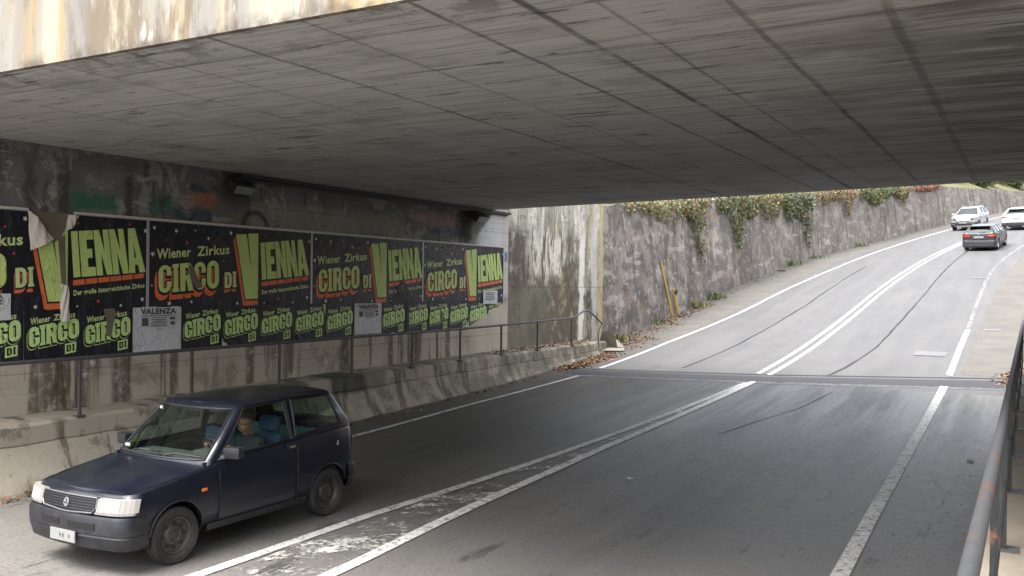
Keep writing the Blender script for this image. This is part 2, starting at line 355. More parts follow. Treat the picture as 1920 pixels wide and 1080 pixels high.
def m_paint(name, lo, hi, col=(.62,.61,.58), sc=1.0):
    """road paint worn through to the asphalt beneath"""
    N = NT(name)
    n1 = N.noise(N.pos, 7*sc, 6, .75); n2 = N.noise(N.pos, 34*sc, 4, .7)
    a = N.st(N.ma('ADD', N.ma('MULTIPLY', n1, .6), N.ma('MULTIPLY', n2, .4)), lo, hi)
    c = N.mix(n1, tuple(q*.82 for q in col), col)
    b = N.bsdf(c, .7, 0, .3, link=False); t = N.n('ShaderNodeBsdfTransparent'); mx = N.n('ShaderNodeMixShader')
    N.l(a, mx.inputs[0]); N.l(t.outputs[0], mx.inputs[1]); N.l(b, mx.inputs[2]); N.l(mx.outputs[0], N.out.inputs[0]); return N.m

def m_glass(name, tint, fac=.12):
    N = NT(name); t = N.n('ShaderNodeBsdfTransparent'); t.inputs[0].default_value = (*tint, 1)
    g = N.n('ShaderNodeBsdfGlossy'); g.inputs['Roughness'].default_value = .02; g.inputs[0].default_value = (.95,1,.97,1)
    lw = N.n('ShaderNodeLayerWeight'); lw.inputs[0].default_value = .5; mx = N.n('ShaderNodeMixShader')
    f = N.ma('ADD', N.ma('MULTIPLY', N.ma('POWER', lw.outputs['Facing'], 4.5), .85), fac + .04, True)
    N.l(f, mx.inputs[0]); N.l(t.outputs[0], mx.inputs[1]); N.l(g.outputs[0], mx.inputs[2]); N.l(mx.outputs[0], N.out.inputs[0]); return N.m

def m_rail(name, base, rust):
    N = NT(name); co = N.pos
    n1 = N.noise(co, 3.2, 5, .7); n2 = N.noise(co, 18, 4, .7)
    c = N.mix(n2, tuple(q*.75 for q in base), tuple(q*1.25 for q in base))
    c = N.mix(N.ma('MULTIPLY', N.st(n1, rust, rust+.08), .9), c, N.mix(n2, (.07,.03,.018), (.17,.075,.045)))
    N.bsdf(c, .6, .1, .4, N.bump(n2, .3, .003)); return N.m

def m_carpaint(name, col, coat=.7, dust=.25, rough=.38):
    N = NT(name); co = N.objco(); n1 = N.noise(co, 3, 5, .65); x, y, z = N.sep(co)
    d = N.mul(N.st(n1, .3, .7), dust); low = N.mul(N.st(z, .6, .2), dust*1.2)
    c = N.mix(N.mx(d, low), col, (.14,.13,.12))
    N.bsdf(c, N.ma('ADD', rough, N.ma('MULTIPLY', d, .5)), .15, .5, coat=coat); return N.m

def m_ink(name, col, rough=.5, fade=(.16,.16,.15), grime=.35):
    """printed poster paper: pasted in wrinkles, faded and rain-streaked"""
    N = NT(name); p = N.pos
    stv = N.noise(p, 1, 5, .7, sc3=(1, 5.5, .8)); bl = N.noise(p, 2.1, 5, .65, loc=(0,3,1)); fi = N.noise(p, 16, 4, .7)
    wv = N.n('ShaderNodeVectorMath'); wv.operation = 'ADD'; N.l(N.map(N.pos, (1,1.2,.9)), wv.inputs[0]); nw = N.n('ShaderNodeTexNoise'); nw.inputs['Scale'].default_value = 2.5; N.l(N.pos, nw.inputs['Vector']); N.l(nw.outputs['Color'], wv.inputs[1]); cr = N.voro(wv.outputs[0], 1.7, 'DISTANCE_TO_EDGE')
    c = N.mix(N.ma('MULTIPLY', bl, .5), col, tuple(q*.62 for q in col))
    c = N.mix(N.ma('MULTIPLY', N.st(stv, .52, .72), grime), c, fade)
    c = N.mix(N.mul(N.st(cr, .018, .002), N.st(fi, .45, .65), .16), c, (.26,.25,.23))
    c = N.mix(N.ma('MULTIPLY', N.st(N.noise(p, 3.3, 5, .75, loc=(0,8,2)), .62, .67), .55), c, (.085,.075,.06))
    N.bsdf(c, N.ma('ADD', rough - .1, N.ma('MULTIPLY', fi, .2)), 0, .4, N.bump(N.ma('ADD', N.noise(p, 3.5, 4, .6), N.ma('MULTIPLY', N.st(cr, .03, 0), .3)), .8, .035)); return N.m
M = {}
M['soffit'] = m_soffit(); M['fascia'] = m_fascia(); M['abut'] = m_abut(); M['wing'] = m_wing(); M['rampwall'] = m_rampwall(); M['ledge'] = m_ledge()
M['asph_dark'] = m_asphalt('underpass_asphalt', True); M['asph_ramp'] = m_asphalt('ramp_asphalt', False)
M['paint'] = m_paint('road_paint', .39, .50, (.56,.55,.53), 1.5); M['paint_old'] = m_paint('old_road_paint', .40, .50, (.66,.65,.62), 1.7); M['paint_worn'] = m_paint('worn_road_paint', .47, .57, (.50,.49,.46), .45); M['paint_ghost'] = m_paint('ghost_road_paint', .51, .62, (.40,.39,.37), .5); M['paint_new'] = m_paint('fresh_road_paint', .30, .40, (.50,.50,.49)); M['paint_faint'] = m_paint('faint_road_paint', .47, .68, (.6,.59,.57))
M['tar'] = m_paint('tar_crack', .36, .50, (.035,.035,.037)); M['joint'] = m_paint('joint_tar', .30, .44, (.05,.05,.055)); M['joint_pale'] = m_paint('joint_mortar', .40, .56, (.16,.16,.165))
M['rail_far'] = m_rail('dark_painted_rail', (.085,.08,.085), .62); M['rail_near'] = m_rail('grey_painted_rail', (.055,.057,.06), .57); M['rail_post'] = m_rail('dark_green_post', (.016,.019,.02), .555)
M['footpath'] = flat('sandy_footpath', (.20,.17,.135), .9, var=.45, scale=3, dirt=.4)
M['poster_black'] = m_ink('poster_black_ink', (.010,.011,.018), .5, (.045,.045,.05), .7)
M['black_ink'] = flat('outline_ink', (.008,.008,.012), .6)
M['green'] = m_ink('poster_green_ink', (.62,.77,.25), .6, (.42,.48,.2), .3)
M['green_pale'] = m_ink('poster_pale_green_ink', (.60,.82,.30), .6, (.62,.72,.46), .4)
M['green_light'] = m_ink('poster_light_ink', (.66,.76,.34), .6, (.45,.48,.28), .3)
M['orange'] = m_ink('poster_orange_ink', (.85,.18,.06), .6, (.55,.28,.16), .4)
M['star_white'] = flat('star_white_ink', (.7,.7,.6), .6); M['star_red'] = flat('star_red_ink', (.55,.07,.05), .6)
M['paper'] = m_ink('white_poster_paper', (.66,.66,.68), .7, (.42,.41,.40), .4); M['ink_grey'] = flat('printed_grey', (.09,.09,.10), .7)
M['paper_back'] = flat('torn_paper_back', (.55,.50,.44), .8, var=.2, scale=9, dirt=.3); M['old_glue'] = flat('bared_glue', (.17,.14,.11), .9, var=.4, scale=4, dirt=.2)
M['trim'] = flat('board_trim', (.42,.41,.42), .5, .3, var=.2)
M['yellow'] = flat('yellow_post_paint', (.42,.26,.055), .7, var=.25, scale=6, dirt=.25)
M['rubber'] = flat('tyre_rubber', (.022,.021,.020), .8, var=.3, scale=8, dirt=.35); M['steel'] = flat('dark_steel_rim', (.075,.07,.065), .5, .5, var=.3, dirt=.3)
M['plastic'] = flat('dark_grey_plastic', (.011,.012,.016), .45, var=.15, dirt=.15); M['blackp'] = flat('black_trim', (.008,.008,.009), .5)
M['chrome'] = flat('dull_chrome', (.45,.45,.46), .3, .8); M['lamp'] = flat('lit_headlight', (.12,.117,.112), .12, emit=(1,.91,.82), es=.10)
M['dull_trim'] = flat('dull_grille_trim', (.16,.16,.165), .4, .5); M['alu'] = flat('bright_alloy', (.4,.4,.41), .35, .6)
M['glass'] = m_glass('car_glass', (.62,.70,.65), .085); M['glass_dark'] = m_glass('tinted_glass', (.16,.19,.2), .09); M['tail'] = flat('tail_light_red', (.16,.006,.008), .3, emit=(1,.02,.02), es=.045)
M['amber'] = flat('amber_lens', (.65,.16,.03), .3); M['plate'] = flat('number_plate', (.24,.24,.235), .6, dirt=.3); M['interior'] = flat('dark_interior', (.025,.026,.028), .8)
M['dash'] = flat('grey_dashboard', (.10,.105,.105), .8); M['seat_blue'] = flat('blue_seat_cloth', (.045,.085,.18), .9, var=.2); M['seat_teal'] = flat('teal_seat_cloth', (.06,.16,.17), .9, var=.2)
M['navy'] = m_carpaint('dark_navy_paint', (.0035,.005,.0145), .3, .05, .32); M['grey_car'] = m_carpaint('grey_metallic_paint', (.018,.020,.026), .45, .05); M['white_car'] = m_carpaint('white_paint', (.78,.78,.78), .8, .08); M['silver_car'] = m_carpaint('pale_silver_paint', (.34,.35,.37), .8, .1)
M['skin'] = flat('skin', (.46,.25,.17), .55, var=.08); M['jacket'] = flat('dark_jacket', (.035,.045,.055), .9, var=.2); M['hair'] = flat('grey_brown_hair', (.07,.05,.04), .8, var=.3, scale=40); M['trousers'] = flat('dark_trousers', (.03,.03,.035), .9); M['dark_eye'] = flat('eye_dark', (.02,.015,.01), .4)
M['lampbox'] = flat('lamp_housing', (.03,.03,.032), .6); M['lampglass'] = flat('dusty_lamp_glass', (.22,.245,.24), .4)
M['card'] = flat('soggy_board', (.28,.255,.21), .8, var=.2, dirt=.2); M['card_dark'] = flat('dark_board', (.035,.03,.022), .9, var=.4)
M['litter'] = flat('paper_litter', (.42,.42,.41), .7)
M['earth'] = flat('dry_earth', (.27,.25,.225), .95, var=.3, scale=1.2, dirt=.3); M['hill'] = flat('hill_grass', (.10,.10,.04), .95, var=.45, scale=.6, dirt=.3)
M['lf_green'] = flat('leaf_green', (.075,.115,.035), .6, var=.3, scale=3); M['lf_dark'] = flat('leaf_dark', (.035,.055,.022), .6, var=.3, scale=3); M['lf_yell'] = flat('leaf_yellow', (.19,.175,.065), .65, var=.3, scale=3)
M['lf_rust'] = flat('leaf_rust', (.185,.092,.05), .7, var=.35, scale=3); M['lf_red'] = flat('leaf_red', (.14,.045,.038), .7, var=.3, scale=3); M['lf_grey'] = flat('leaf_greygreen', (.14,.18,.12), .7, var=.3, scale=3); M['bark'] = flat('bark', (.09,.07,.05), .9, var=.3)
M['dry'] = flat('fallen_leaf_brown', (.17,.088,.048), .85, var=.4, scale=5); M['dry2'] = flat('fallen_leaf_tan', (.24,.165,.10), .85, var=.3, scale=5)
M['beam'] = flat('glowing_reflector', (.35,.33,.30), .3, emit=(1,.92,.80), es=.20)
M['tail_off'] = flat('tail_light_unlit', (.06,.008,.008), .35); M['seat_dim'] = flat('dark_blue_seat_cloth', (.03,.06,.15), .9, var=.2)
N_ = NT('sandy_verge'); nz = N_.noise(N_.pos, 1.1, 6, .7); n2_ = N_.noise(N_.pos, 20, 4, .8)
N_.bsdf(N_.mix(N_.ma('MULTIPLY', n2_, .5), N_.mix(N_.st(nz, .35, .65), (.105,.101,.094), (.142,.134,.120)), (.075,.07,.062)), .9, 0, .25, N_.bump(n2_, .4, .006)); M['verge'] = N_.m
M['edge_strip'] = flat('pale_edge_strip', (.62,.60,.57), .6, var=.15)
M['grit'] = flat('grit', (.16,.145,.12), .9, var=.5, scale=30)
M['cover'] = flat('pale_cover', (.13,.13,.134), .6, var=.15, scale=6, dirt=.15)
# ------------------------------------------------------------------ road alignment: station s, offset o (right positive)
GK = [-90,-20,0,8,16,22,30,40,50,60,75,100,170]; GV = [0,0,0,0,.031,.049,.10,.141,.139,.131,.124,.12,.115]
KK = [-90,0,20,30,40,50,60,70,80,100,170]; KV = [0,0,0,.4,1.3,3.6,6.5,8.4,9.4,11.5,15]
DS = .25
SS = np.arange(-90, 170 + DS/2, DS); I0 = int(np.argmin(abs(SS)))
TH = np.radians(np.interp(SS, KK, KV)); GX = np.cumsum(np.sin(TH))*DS; GX += -5.85 - GX[I0]
GY = np.cumsum(np.cos(TH))*DS; GY -= GY[I0]; GZ = np.cumsum(np.interp(SS, GK, GV))*DS; GZ -= GZ[I0]
def P(s, o, h=0.0):
    t = float(np.interp(s, SS, TH))
    return Vector((float(np.interp(s, SS, GX)) + o*math.cos(t), float(np.interp(s, SS, GY)) - o*math.sin(t), float(np.interp(s, SS, GZ)) + h))
def lerp(x, xs, ys): return float(np.interp(x, xs, ys))
def frange(a, b, d):
    n = max(1, int(round((b-a)/d))); return [a + (b-a)*i/n for i in range(n+1)]

# ---- ground sheets
def ribbon(name, s0, s1, offs, h, mat, ds=1.0, **kw):
    b = MB(); b.grid([[P(s, o, h) for o in offs] for s in frange(s0, s1, ds)], flip=True); return b.build(name, mat, **kw)
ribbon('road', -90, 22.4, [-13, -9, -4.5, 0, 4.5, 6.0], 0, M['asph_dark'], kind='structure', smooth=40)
ribbon('ramp_road', 22.4, 170, [-7.6, -4.5, 0, 4.5, 9.0], 0, M['asph_ramp'], kind='structure', smooth=40)
g = MB(); g.grid([[(x, y, -.35 if y < 8 else -.35) for x in (-900,-14,9,900)] for y in (-900,-100,0,900)], flip=True); g.build('ground', M['earth'], kind='structure')

ribbon('verge', 23.5, 170, [-7.6, -6.2, -4.62], .004, M['verge'], kind='structure', smooth=40); ribbon('verge', 25.2, 170, [4.35, 6.5, 9.0], .004, M['verge'], kind='structure', smooth=40)
# joint across the road where the two pavings meet
def band(name, pts_near, pts_far, h, mat, parent=None):
    b = MB(); n = 24
    def at(pts, t): 
        o = pts[0][1] + (pts[-1][1]-pts[0][1])*t; return P(lerp(o, [p[1] for p in pts], [p[0] for p in pts]), o, h)
    b.grid([[at(pts_near, i/n) for i in range(n+1)], [at(pts_far, i/n) for i in range(n+1)]]); return b.build(name, mat, kind='structure')
band('road_joint', [(21.35,-4.9),(22.2,0),(23.5,5.6)], [(22.35,-4.9),(23.15,0),(24.7,5.6)], .004, M['joint'])
band('road_joint', [(21.15,-4.9),(21.9,0),(23.2,5.6)], [(21.4,-4.9),(22.25,0),(23.55,5.6)], .008, M['joint_pale'])
band('road_joint', [(22.5,-4.9),(23.35,0),(24.95,5.6)], [(22.6,-4.9),(23.5,0),(25.1,5.6)], .008, M['tar'])

def stripe(name, pts, w, mat, h=.012, ds=.8, jit=0.0):
    b = MB(); rows = []; ss = [p[0] for p in pts]; oo = [p[1] for p in pts]
    for s in frange(ss[0], ss[-1], ds):
        o = lerp(s, ss, oo) + random.uniform(-jit, jit); ww = w*(1 + random.uniform(-1, 1)*(.4 if jit else 0)); rows.append([P(s, o - ww/2, h), P(s, o + ww/2, h)])
    b.grid(rows, flip=True); return b.build(name, mat, kind='structure')
stripe('road_marking', [(-30,-.8),(5.84,-.754),(8.44,-.774),(12.0,-.578),(21.98,-.10)], .14, M['paint'])
stripe('road_marking', [(-30,.75),(6.47,.281),(8.9,.044),(10.5,-.04),(13.57,-.13),(17.9,-.067),(22.2,.02)], .15, M['paint_old'])
stripe('road_marking', [(8.5,-4.2),(12.4,-4.28),(16.1,-4.42),(21.36,-4.28)], .12, M['paint'])
stripe('road_marking', [(-30,4.5),(8.95,4.33),(11.6,4.26),(15.4,4.21),(23.25,4.14)], .16, M['paint_old'])
stripe('road_marking', [(22.85,-4.36),(28.5,-4.5),(35.3,-4.3),(42.8,-4.22),(50.8,-3.98),(61.8,-3.92),(77.5,-3.9),(120,-3.9)], .13, M['paint_new'])
stripe('road_marking', [(23.55,-.22),(29,-.23),(41.7,-.28),(50,-.25),(64,-.3),(120,-.3)], .12, M['paint_new'])
stripe('road_marking', [(23.45,.09),(29,.08),(41.7,.02),(50,.05),(64,0),(120,0)], .12, M['paint_new'])
stripe('road_marking', [(25.0,4.12),(29.5,4.04),(33.5,4.01)], .15, M['paint_old'])
stripe('road_marking', [(33.5,4.01),(42,3.85),(49.9,3.62),(62.7,3.62),(110,3.7)], .14, M['paint_faint'])
# worn chevron bars between the two centre lines
for q in ([(8.75,-.62),(9.62,-.66),(10.25,.02),(9.7,.02)], [(6.4,-.6),(7.15,-.69),(8.15,.16),(7.5,.16)], [(11.3,-.55),(11.7,-.54),(12.2,-.05),(11.95,-.05)], [(12.4,-.5),(12.8,-.46),(13.1,-.12),(12.8,-.12)], [(4.2,-.6),(5.0,-.65),(6.0,.3),(5.4,.3)], [(13.9,-.44),(14.3,-.42),(14.5,-.16),(14.2,-.16)], [(15.5,-.36),(16.1,-.36),(16.3,-.16),(15.7,-.16)], [(17.0,-.30),(17.8,-.29),(18.0,-.13),(17.3,-.13)], [(18.8,-.24),(19.7,-.22),(19.9,-.10),(19.1,-.11)], [(20.4,-.17),(21.4,-.14),(21.6,-.06),(20.8,-.08)]):
    b = MB(); b.poly([P(s, o, .010) for s, o in q][::-1]); b.build('road_marking', M['paint_worn'], kind='structure')
b = MB(); b.grid([[P(s, lerp(s,[12,22],[-.48,-.05]), .009), P(s, lerp(s,[12,22],[-.16,-.03]), .009)] for s in frange(12, 21.9, 1)], flip=True); b.build('road_marking', M['paint_ghost'], kind='structure')
b = MB(); b.grid([[P(s, lerp(s,[4,12],[-.68,-.48]), .009), P(s, lerp(s,[4,12],[.34,-.16]), .009)] for s in frange(4, 12, 1)], flip=True); b.build('road_marking', M['paint_ghost'], kind='structure')
# tar seams and cracks
stripe('road_crack', [(23.9,1.45),(25.3,1.6),(29,1.81),(36.5,1.77),(43,1.75),(54,1.4),(60,1.15)], .06, M['tar'], jit=.015, h=.008)
stripe('road_crack', [(23.8,-2.33),(28.5,-2.24),(40,-2.3),(52,-2.6)], .055, M['tar'], jit=.02, h=.008)
stripe('road_crack', [(15.6,1.14),(17.2,1.41),(19.06,1.8),(21.4,2.0)], .022, M['tar'], jit=.008, h=.008, ds=.3)

# drain cover in the right lane of the ramp
o = empty('manhole_cover', 'pale rectangular metal cover let into the right lane of the ramp', 'manhole cover', P(28.5, 3.35, .012))
b = MB(); fr = [(28.1,2.95),(28.1,3.78),(28.95,3.78),(28.95,2.95)]
b.poly([P(s, q, .012) for s, q in fr]); b.build('frame', M['trim'] if False else M['cover'], o, world=True)
b = MB(); b.poly([P(s, q, .017) for s, q in [(28.17,3.0),(28.17,3.73),(28.88,3.73),(28.88,3.0)]])
b.build('lid', M['cover'], o, world=True)
for i, (s, q, w) in enumerate([(33.6, 4.72, .5), (47.2, 3.35, .7)]):
    o = empty('manhole_cover', ['small pale cover just outside the faded right edge line', 'long pale cover high on the ramp before the grey estate car'][i], 'manhole cover', P(s, q, .012))
    b = MB(); b.poly([P(s-.2, q-w/2, .012), P(s-.2, q+w/2, .012), P(s+.2, q+w/2, .012), P(s+.2, q-w/2, .012)]); b.build('frame', M['trim'] if False else M['cover'], o, world=True)
    b = MB(); b.poly([P(s-.15, q-w/2+.05, .017), P(s-.15, q+w/2-.05, .017), P(s+.15, q+w/2-.05, .017), P(s+.15, q-w/2+.05, .017)]); b.build('lid', M['cover'], o, world=True)

# ------------------------------------------------------------------ bridge
XW = -12.17; ZS = 4.61
def yfar(x): return 20.25 - (x + 12.0)*.1774
br = empty('bridge', 'wide concrete bridge deck spanning the road with stained outer face', 'bridge', (-5.5, 5, 0))
b = MB()
xs = frange(-15.5, 3.0, 1.0)
b.grid([[(x, 5.0, ZS) for x in xs], [(x, yfar(x), ZS) for x in xs]])                      # underside
b.grid([[(x, 5.0, 5.5) for x in xs], [(x, yfar(x), 5.5) for x in xs]], flip=True)
b.grid([[(x, yfar(x), ZS) for x in xs], [(x, yfar(x), 6.3) for x in xs]])
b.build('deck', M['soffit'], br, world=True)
b = MB(); b.box((-15.5, 4.94, ZS - .012), (3.0, 5.0, 6.35)); b.box((-15.5, 4.72, 6.2), (3.0, 5.3, 6.5))
b.build('fascia_beam', M['fascia'], br, world=True)
b = MB(); b.grid([[(x, yfar(x) + .004, ZS + .0) for x in xs], [(x, yfar(x) + .004, 6.4) for x in xs]]); b.grid([[(x, yfar(x)+.3, 6.4) for x in xs], [(x, yfar(x)-.3, 6.4) for x in xs]])
b.build('fascia_beam', M['fascia'], br, world=True)
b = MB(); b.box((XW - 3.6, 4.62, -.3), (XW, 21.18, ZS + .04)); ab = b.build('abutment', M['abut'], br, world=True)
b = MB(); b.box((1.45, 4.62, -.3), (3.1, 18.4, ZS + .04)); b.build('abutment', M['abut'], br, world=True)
# conduit, plus a dark bar painting the shade of the bearing gap
b = MB(); b.tube([(XW + .05, 11.5, 4.50), (XW + .05, 16, 4.52), (XW + .05, 21.0, 4.53)], .035, 8); b.box((XW + .002, 11.6, 4.535), (XW + .10, 21.15, 4.60))
tag(b.build('cable_conduit', M['lampbox'], origin=(XW, 16, 4.5)), 'dark cable conduit and painted shade bar along the top of the poster wall', 'conduit')
for (y, z, lab, w) in ((11.52, 4.40, 'wall lamp under the deck above the ring drawn on the plaster, grey glass', .46), (19.5, 4.42, 'wall lamp under the deck near the whitewashed end of the wall', .5)):
    o = empty('wall_lamp', lab, 'lamp', (XW, y, z), 0, 'underpass wall lamps')
    rot = Matrix.Rotation(R(38), 4, 'Y')
    b = MB(); b.box((0, -w/2, -.09), (.22, w/2, .09), mat=Matrix.Translation((.05,0,.02)) @ rot, bev=.012); b.build('housing', M['lampbox'], o)
    b = MB(); b.box((.221, -w/2+.03, -.075), (.23, w/2-.03, .075), mat=Matrix.Translation((.05,0,.02)) @ rot); b.build('glass', M['lampglass'], o)
    b = MB(); b.box((-.0, -.05, -.05), (.09, .05, .12)); b.build('bracket', M['lampbox'], o)

# left walkway ledge with battered foot
def zl(y): return lerp(y, [4,8,14,20,24,27], [.78,.80,.88,.93,.95,.96])
b = MB(); rows = []
random.seed(17)
for y in frange(-6, 26.3, .3):
    z = zl(y) + random.uniform(-.012, .008); zr = P(y, 0).z; ft = -10.98 - .017*(y-6.6)
    mid = min(z - .27, z - .05); mid = max(mid, zr + .05)
    jx = random.uniform(-.02, .012); ft += random.uniform(-.04, .04)
    rows.append([(XW - .02, y, zl(y) + .01), (-11.52 + jx, y, z), (-11.46 + jx, y, z - .03 + jx), (-11.44, y, mid + .012), (-11.46, y, mid), (-11.42, y, mid - .012), (lerp(.5,[0,1],[-11.42,ft]) - .05 + random.uniform(-.03,.03), y, mid*.42 + zr*.58), (ft, y, zr - .06)])
b.grid(rows); n = len(rows)
b.poly([rows[-1][i] for i in range(8)] + [(XW - .02, 26.3, 0.2)])
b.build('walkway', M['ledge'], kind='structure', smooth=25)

def railing_left():
    o = empty('railing', 'thin dark steel railing along the far walkway under the posters, bent down at its end', 'railing', (-11.5, 16, .9))
    posts = [4.2, 6.13, 8.07, 10.02, 11.95, 13.93, 15.92, 17.82, 19.71, 21.64, 23.74]
    zt = lambda y: lerp(y, [4, 8, 14, 18, 20, 23.74], [1.60, 1.605, 1.63, 1.645, 1.67, 1.74])
    b = MB(); pts = [(-11.5, y, zt(y)) for y in frange(2.3, 23.74, 1.0)] + [(-11.5, 24.1, 1.80), (-11.5, 24.5, 1.91), (-11.5, 24.8, 1.93), (-11.49, 25.2, 1.80), (-11.48, 25.85, 1.50)]
    b.tube(pts, .027, 8); b.build('handrail', M['rail_far'], o, world=True, smooth=50)
    b = MB(); b.tube([(-11.47, 25.87, 1.52), (-11.47, 25.62, 1.36), (-11.46, 25.5, 1.16), (-11.46, 25.55, .95), (-11.46, 25.52, .62)], .022, 8); b.build('bent_end', M['rail_far'], o, world=True, smooth=50)
    for y in posts:
        b = MB(); b.box((-11.52, y - .02, zl(y) - .02), (-11.48, y + .02, zt(y))); p_ = b.build('post', M['rail_far'], o, world=True)
        b = MB(); b.box((-11.56, y - .06, zl(y) - .02), (-11.45, y + .06, zl(y) + .012)); b.build('base_plate', M['rail_far'], p_).data.transform(Matrix.Translation(-Vector(o.location)))
railing_left()

# stained wing wall beyond the deck, then the long rough wall of the ramp
WS = [27.2, 28.2, 35, 43, 54, 67, 87, 105, 125, 165]; WO = [-6.33, -6.55, -6.75, -6.75, -6.85, -6.15, -6.05, -6.2, -6.3, -6.4]; WHs = [27, 28, 43, 54, 67, 87, 105, 125, 165]; WHv = [4.62, 4.60, 4.35, 3.95, 3.65, 3.25, 2.4, 1.35, .9]
b = MB(); b.box((XW - .9, 21.18, -.3), (XW - .006, 27.42, 5.62)); tag(b.build('wing_wall', M['wing'], origin=(XW, 24, 0)), 'lime-streaked and blackened concrete wing wall behind the bent end of the railing', 'wall')
b = MB(); rows = []
def wtop(s): return lerp(s, WHs, WHv)
random.seed(3)
for s in frange(27.3, 165, .5):
    o_ = lerp(s, WS, WO); hh = wtop(s) + random.uniform(-.04, .04)
    rows.append([P(s, o_ + .02, -.3)] + [P(s, o_ - .06*k + random.uniform(-.015, .015), hh*k/6) for k in range(7)] + [P(s, o_ - .8, hh - .02), P(s, o_ - .9, -.3)])
b.grid(rows); b.poly(rows[0][::-1])
tag(b.build('retaining_wall', M['rampwall'], origin=P(60, -7), smooth=50), 'long rough grey retaining wall with hanging ivy beside the climbing ramp', 'wall')
# right-hand side: footpath, its kerb wall and the wall of the ramp
b = MB(); rows = []
for s in frange(-30, 40, 1):
    z = max(1.1, P(s, 0).z + .12) if s > 20 else 1.1
    rows.append([P(s, 5.58, P(s,0).z*-1 - .3), P(s, 5.58, z - P(s,0).z), P(s, 7.4, z - P(s,0).z)])
b.grid(rows, flip=True); b.build('footpath', M['footpath'], kind='structure', smooth=20)
b = MB(); rows = []
for s in frange(18.5, 165, 1):
    oo = lerp(s, [18, 40, 60], [7.4, 8.2, 8.6]); hh = lerp(s, [18,28,60,100,165], [5.6,4.6,3.6,2.2,.9])
    rows.append([P(s, oo, -.3), P(s, oo + .2, hh), P(s, oo + .9, hh), P(s, oo + .9, -.3)])
b.grid(rows, flip=True)
tag(b.build('retaining_wall', M['rampwall'], origin=P(40, 8)), 'rough concrete retaining wall on the footpath side of the ramp', 'wall')

def railing_right():
    o = empty('railing', 'close chipped grey tube railing with dark posts edging the raised footpath', 'railing', (-.13, 10, 1.1))
    X = -.13; b = MB(); b.tube([(X, y, lerp(y,[-2,2.6,4.8,7.8,24],[1.99,1.975,1.945,1.93,2.0])) for y in frange(-2, 24, .5)], .026, 14); b.build('handrail', M['rail_near'], o, world=True, smooth=50)
    for y in [-1.1,.8,2.7] + [4.55 + 1.85*i for i in range(11)]:
        b = MB(); b.box((X - .012, y - .032, 1.08), (X + .02, y + .032, 1.93)); p_ = b.build('post', M['rail_post'], o, world=True)
        b = MB(); b.box((X - .05, y - .07, 1.09), (X + .09, y + .07, 1.112)); b.build('base_plate', M['rail_near'], p_).data.transform(Matrix.Translation(-Vector(o.location)))
    b = MB(); b.tube([(X + .01, y, 1.52) for y in (-2, 10, 24)], .016, 8); b.build('mid_rail', M['rail_post'], o, world=True)
railing_right()

# ground behind the walls
random.seed(11)
def slope(name, side, s0, s1):
    b = MB(); rows = []
    for s in frange(s0, s1, 2):
        if side < 0:
            o0 = lerp(s, WS, WO) - .75 if s > 27 else -6.9; top = wtop(s) if s > 27 else 5.7
        else: o0 = lerp(s, [18, 40, 60], [8.1, 8.9, 9.3]); top = lerp(s, [18,28,60,100,165], [5.6,4.6,3.6,2.2,.9])
        rows.append([P(s, o0 - (.0 if side < 0 else 0), top - .03)] + [P(s, o0 + side*d, top + .05 + d*gr + random.uniform(-.2, .2)) for d, gr in ((1.2,.35),(3,.42),(6,.42),(12,.3),(25,.2),(60,.1))])
    b.grid(rows, flip=side > 0); return b.build(name, M['earth'] if False else M['hill'], kind='structure', smooth=60)
slope('hillside', -1, 21.3, 165); slope('hillside', 1, 18.6, 165)
b = MB(); b.grid([[(-80, 5.3, 6.1), (-15.4, 5.3, 6.1)], [(-80, 22.5, 6.1), (-15.4, 22.5, 6.1)]]); b.grid([[(3, 5.3, 6.1), (80, 5.3, 6.1)], [(3, 18, 6.1), (80, 18, 6.1)]]); b.grid([[(-80, -6, 0), (-15.4, -6, 0)], [(-80, 5.3, 6.1), (-15.4, 5.3, 6.1)]]); b.grid([[(3, -6, 0), (80, -6, 0)], [(3, 5.3, 6.1), (80, 5.3, 6.1)]])
b.build('embankment', M['hill'], kind='structure')

# ------------------------------------------------------------------ posters
def curve_mesh(data):
    o = bpy.data.objects.new('tmp', data); COL.objects.link(o)
    d = DEPS(); d.update(); me = bpy.data.meshes.new_from_object(o.evaluated_get(d))
    vs = [tuple(v.co) for v in me.vertices]; fs = [tuple(p.vertices) for p in me.polygons]
    bpy.data.objects.remove(o); bpy.data.meshes.remove(me); bpy.data.curves.remove(data); return vs, fs
def norm(vs):
    xs = [v[0] for v in vs]; ys = [v[1] for v in vs]; x0, x1, y0, y1 = min(xs), max(xs), min(ys), max(ys)
    return [((v[0]-x0)/(x1-x0), (v[1]-y0)/(y1-y0)) for v in vs]
_tc = {}
def text(s, bold=.03, shear=0):
    k = (s, bold)
    if k not in _tc:
        c = bpy.data.curves.new('tmp', 'FONT'); c.body = s; c.offset = bold; c.resolution_u = 2; c.space_character = 1.08
        vs, fs = curve_mesh(c); _tc[k] = (norm(vs), fs)
    return _tc[k]
def arc(cx, cy, rx, ry, a0, a1, n=5): return [(cx + rx*math.cos(R(a0 + (a1-a0)*i/n)), cy + ry*math.sin(R(a0 + (a1-a0)*i/n))) for i in range(n+1)]
def rrect(x0, y0, x1, y1, rx, ry): return arc(x1-rx, y0+ry, rx, ry, -90, 0) + arc(x1-rx, y1-ry, rx, ry, 0, 90) + arc(x0+rx, y1-ry, rx, ry, 90, 180) + arc(x0+rx, y0+ry, rx, ry, 180, 270)
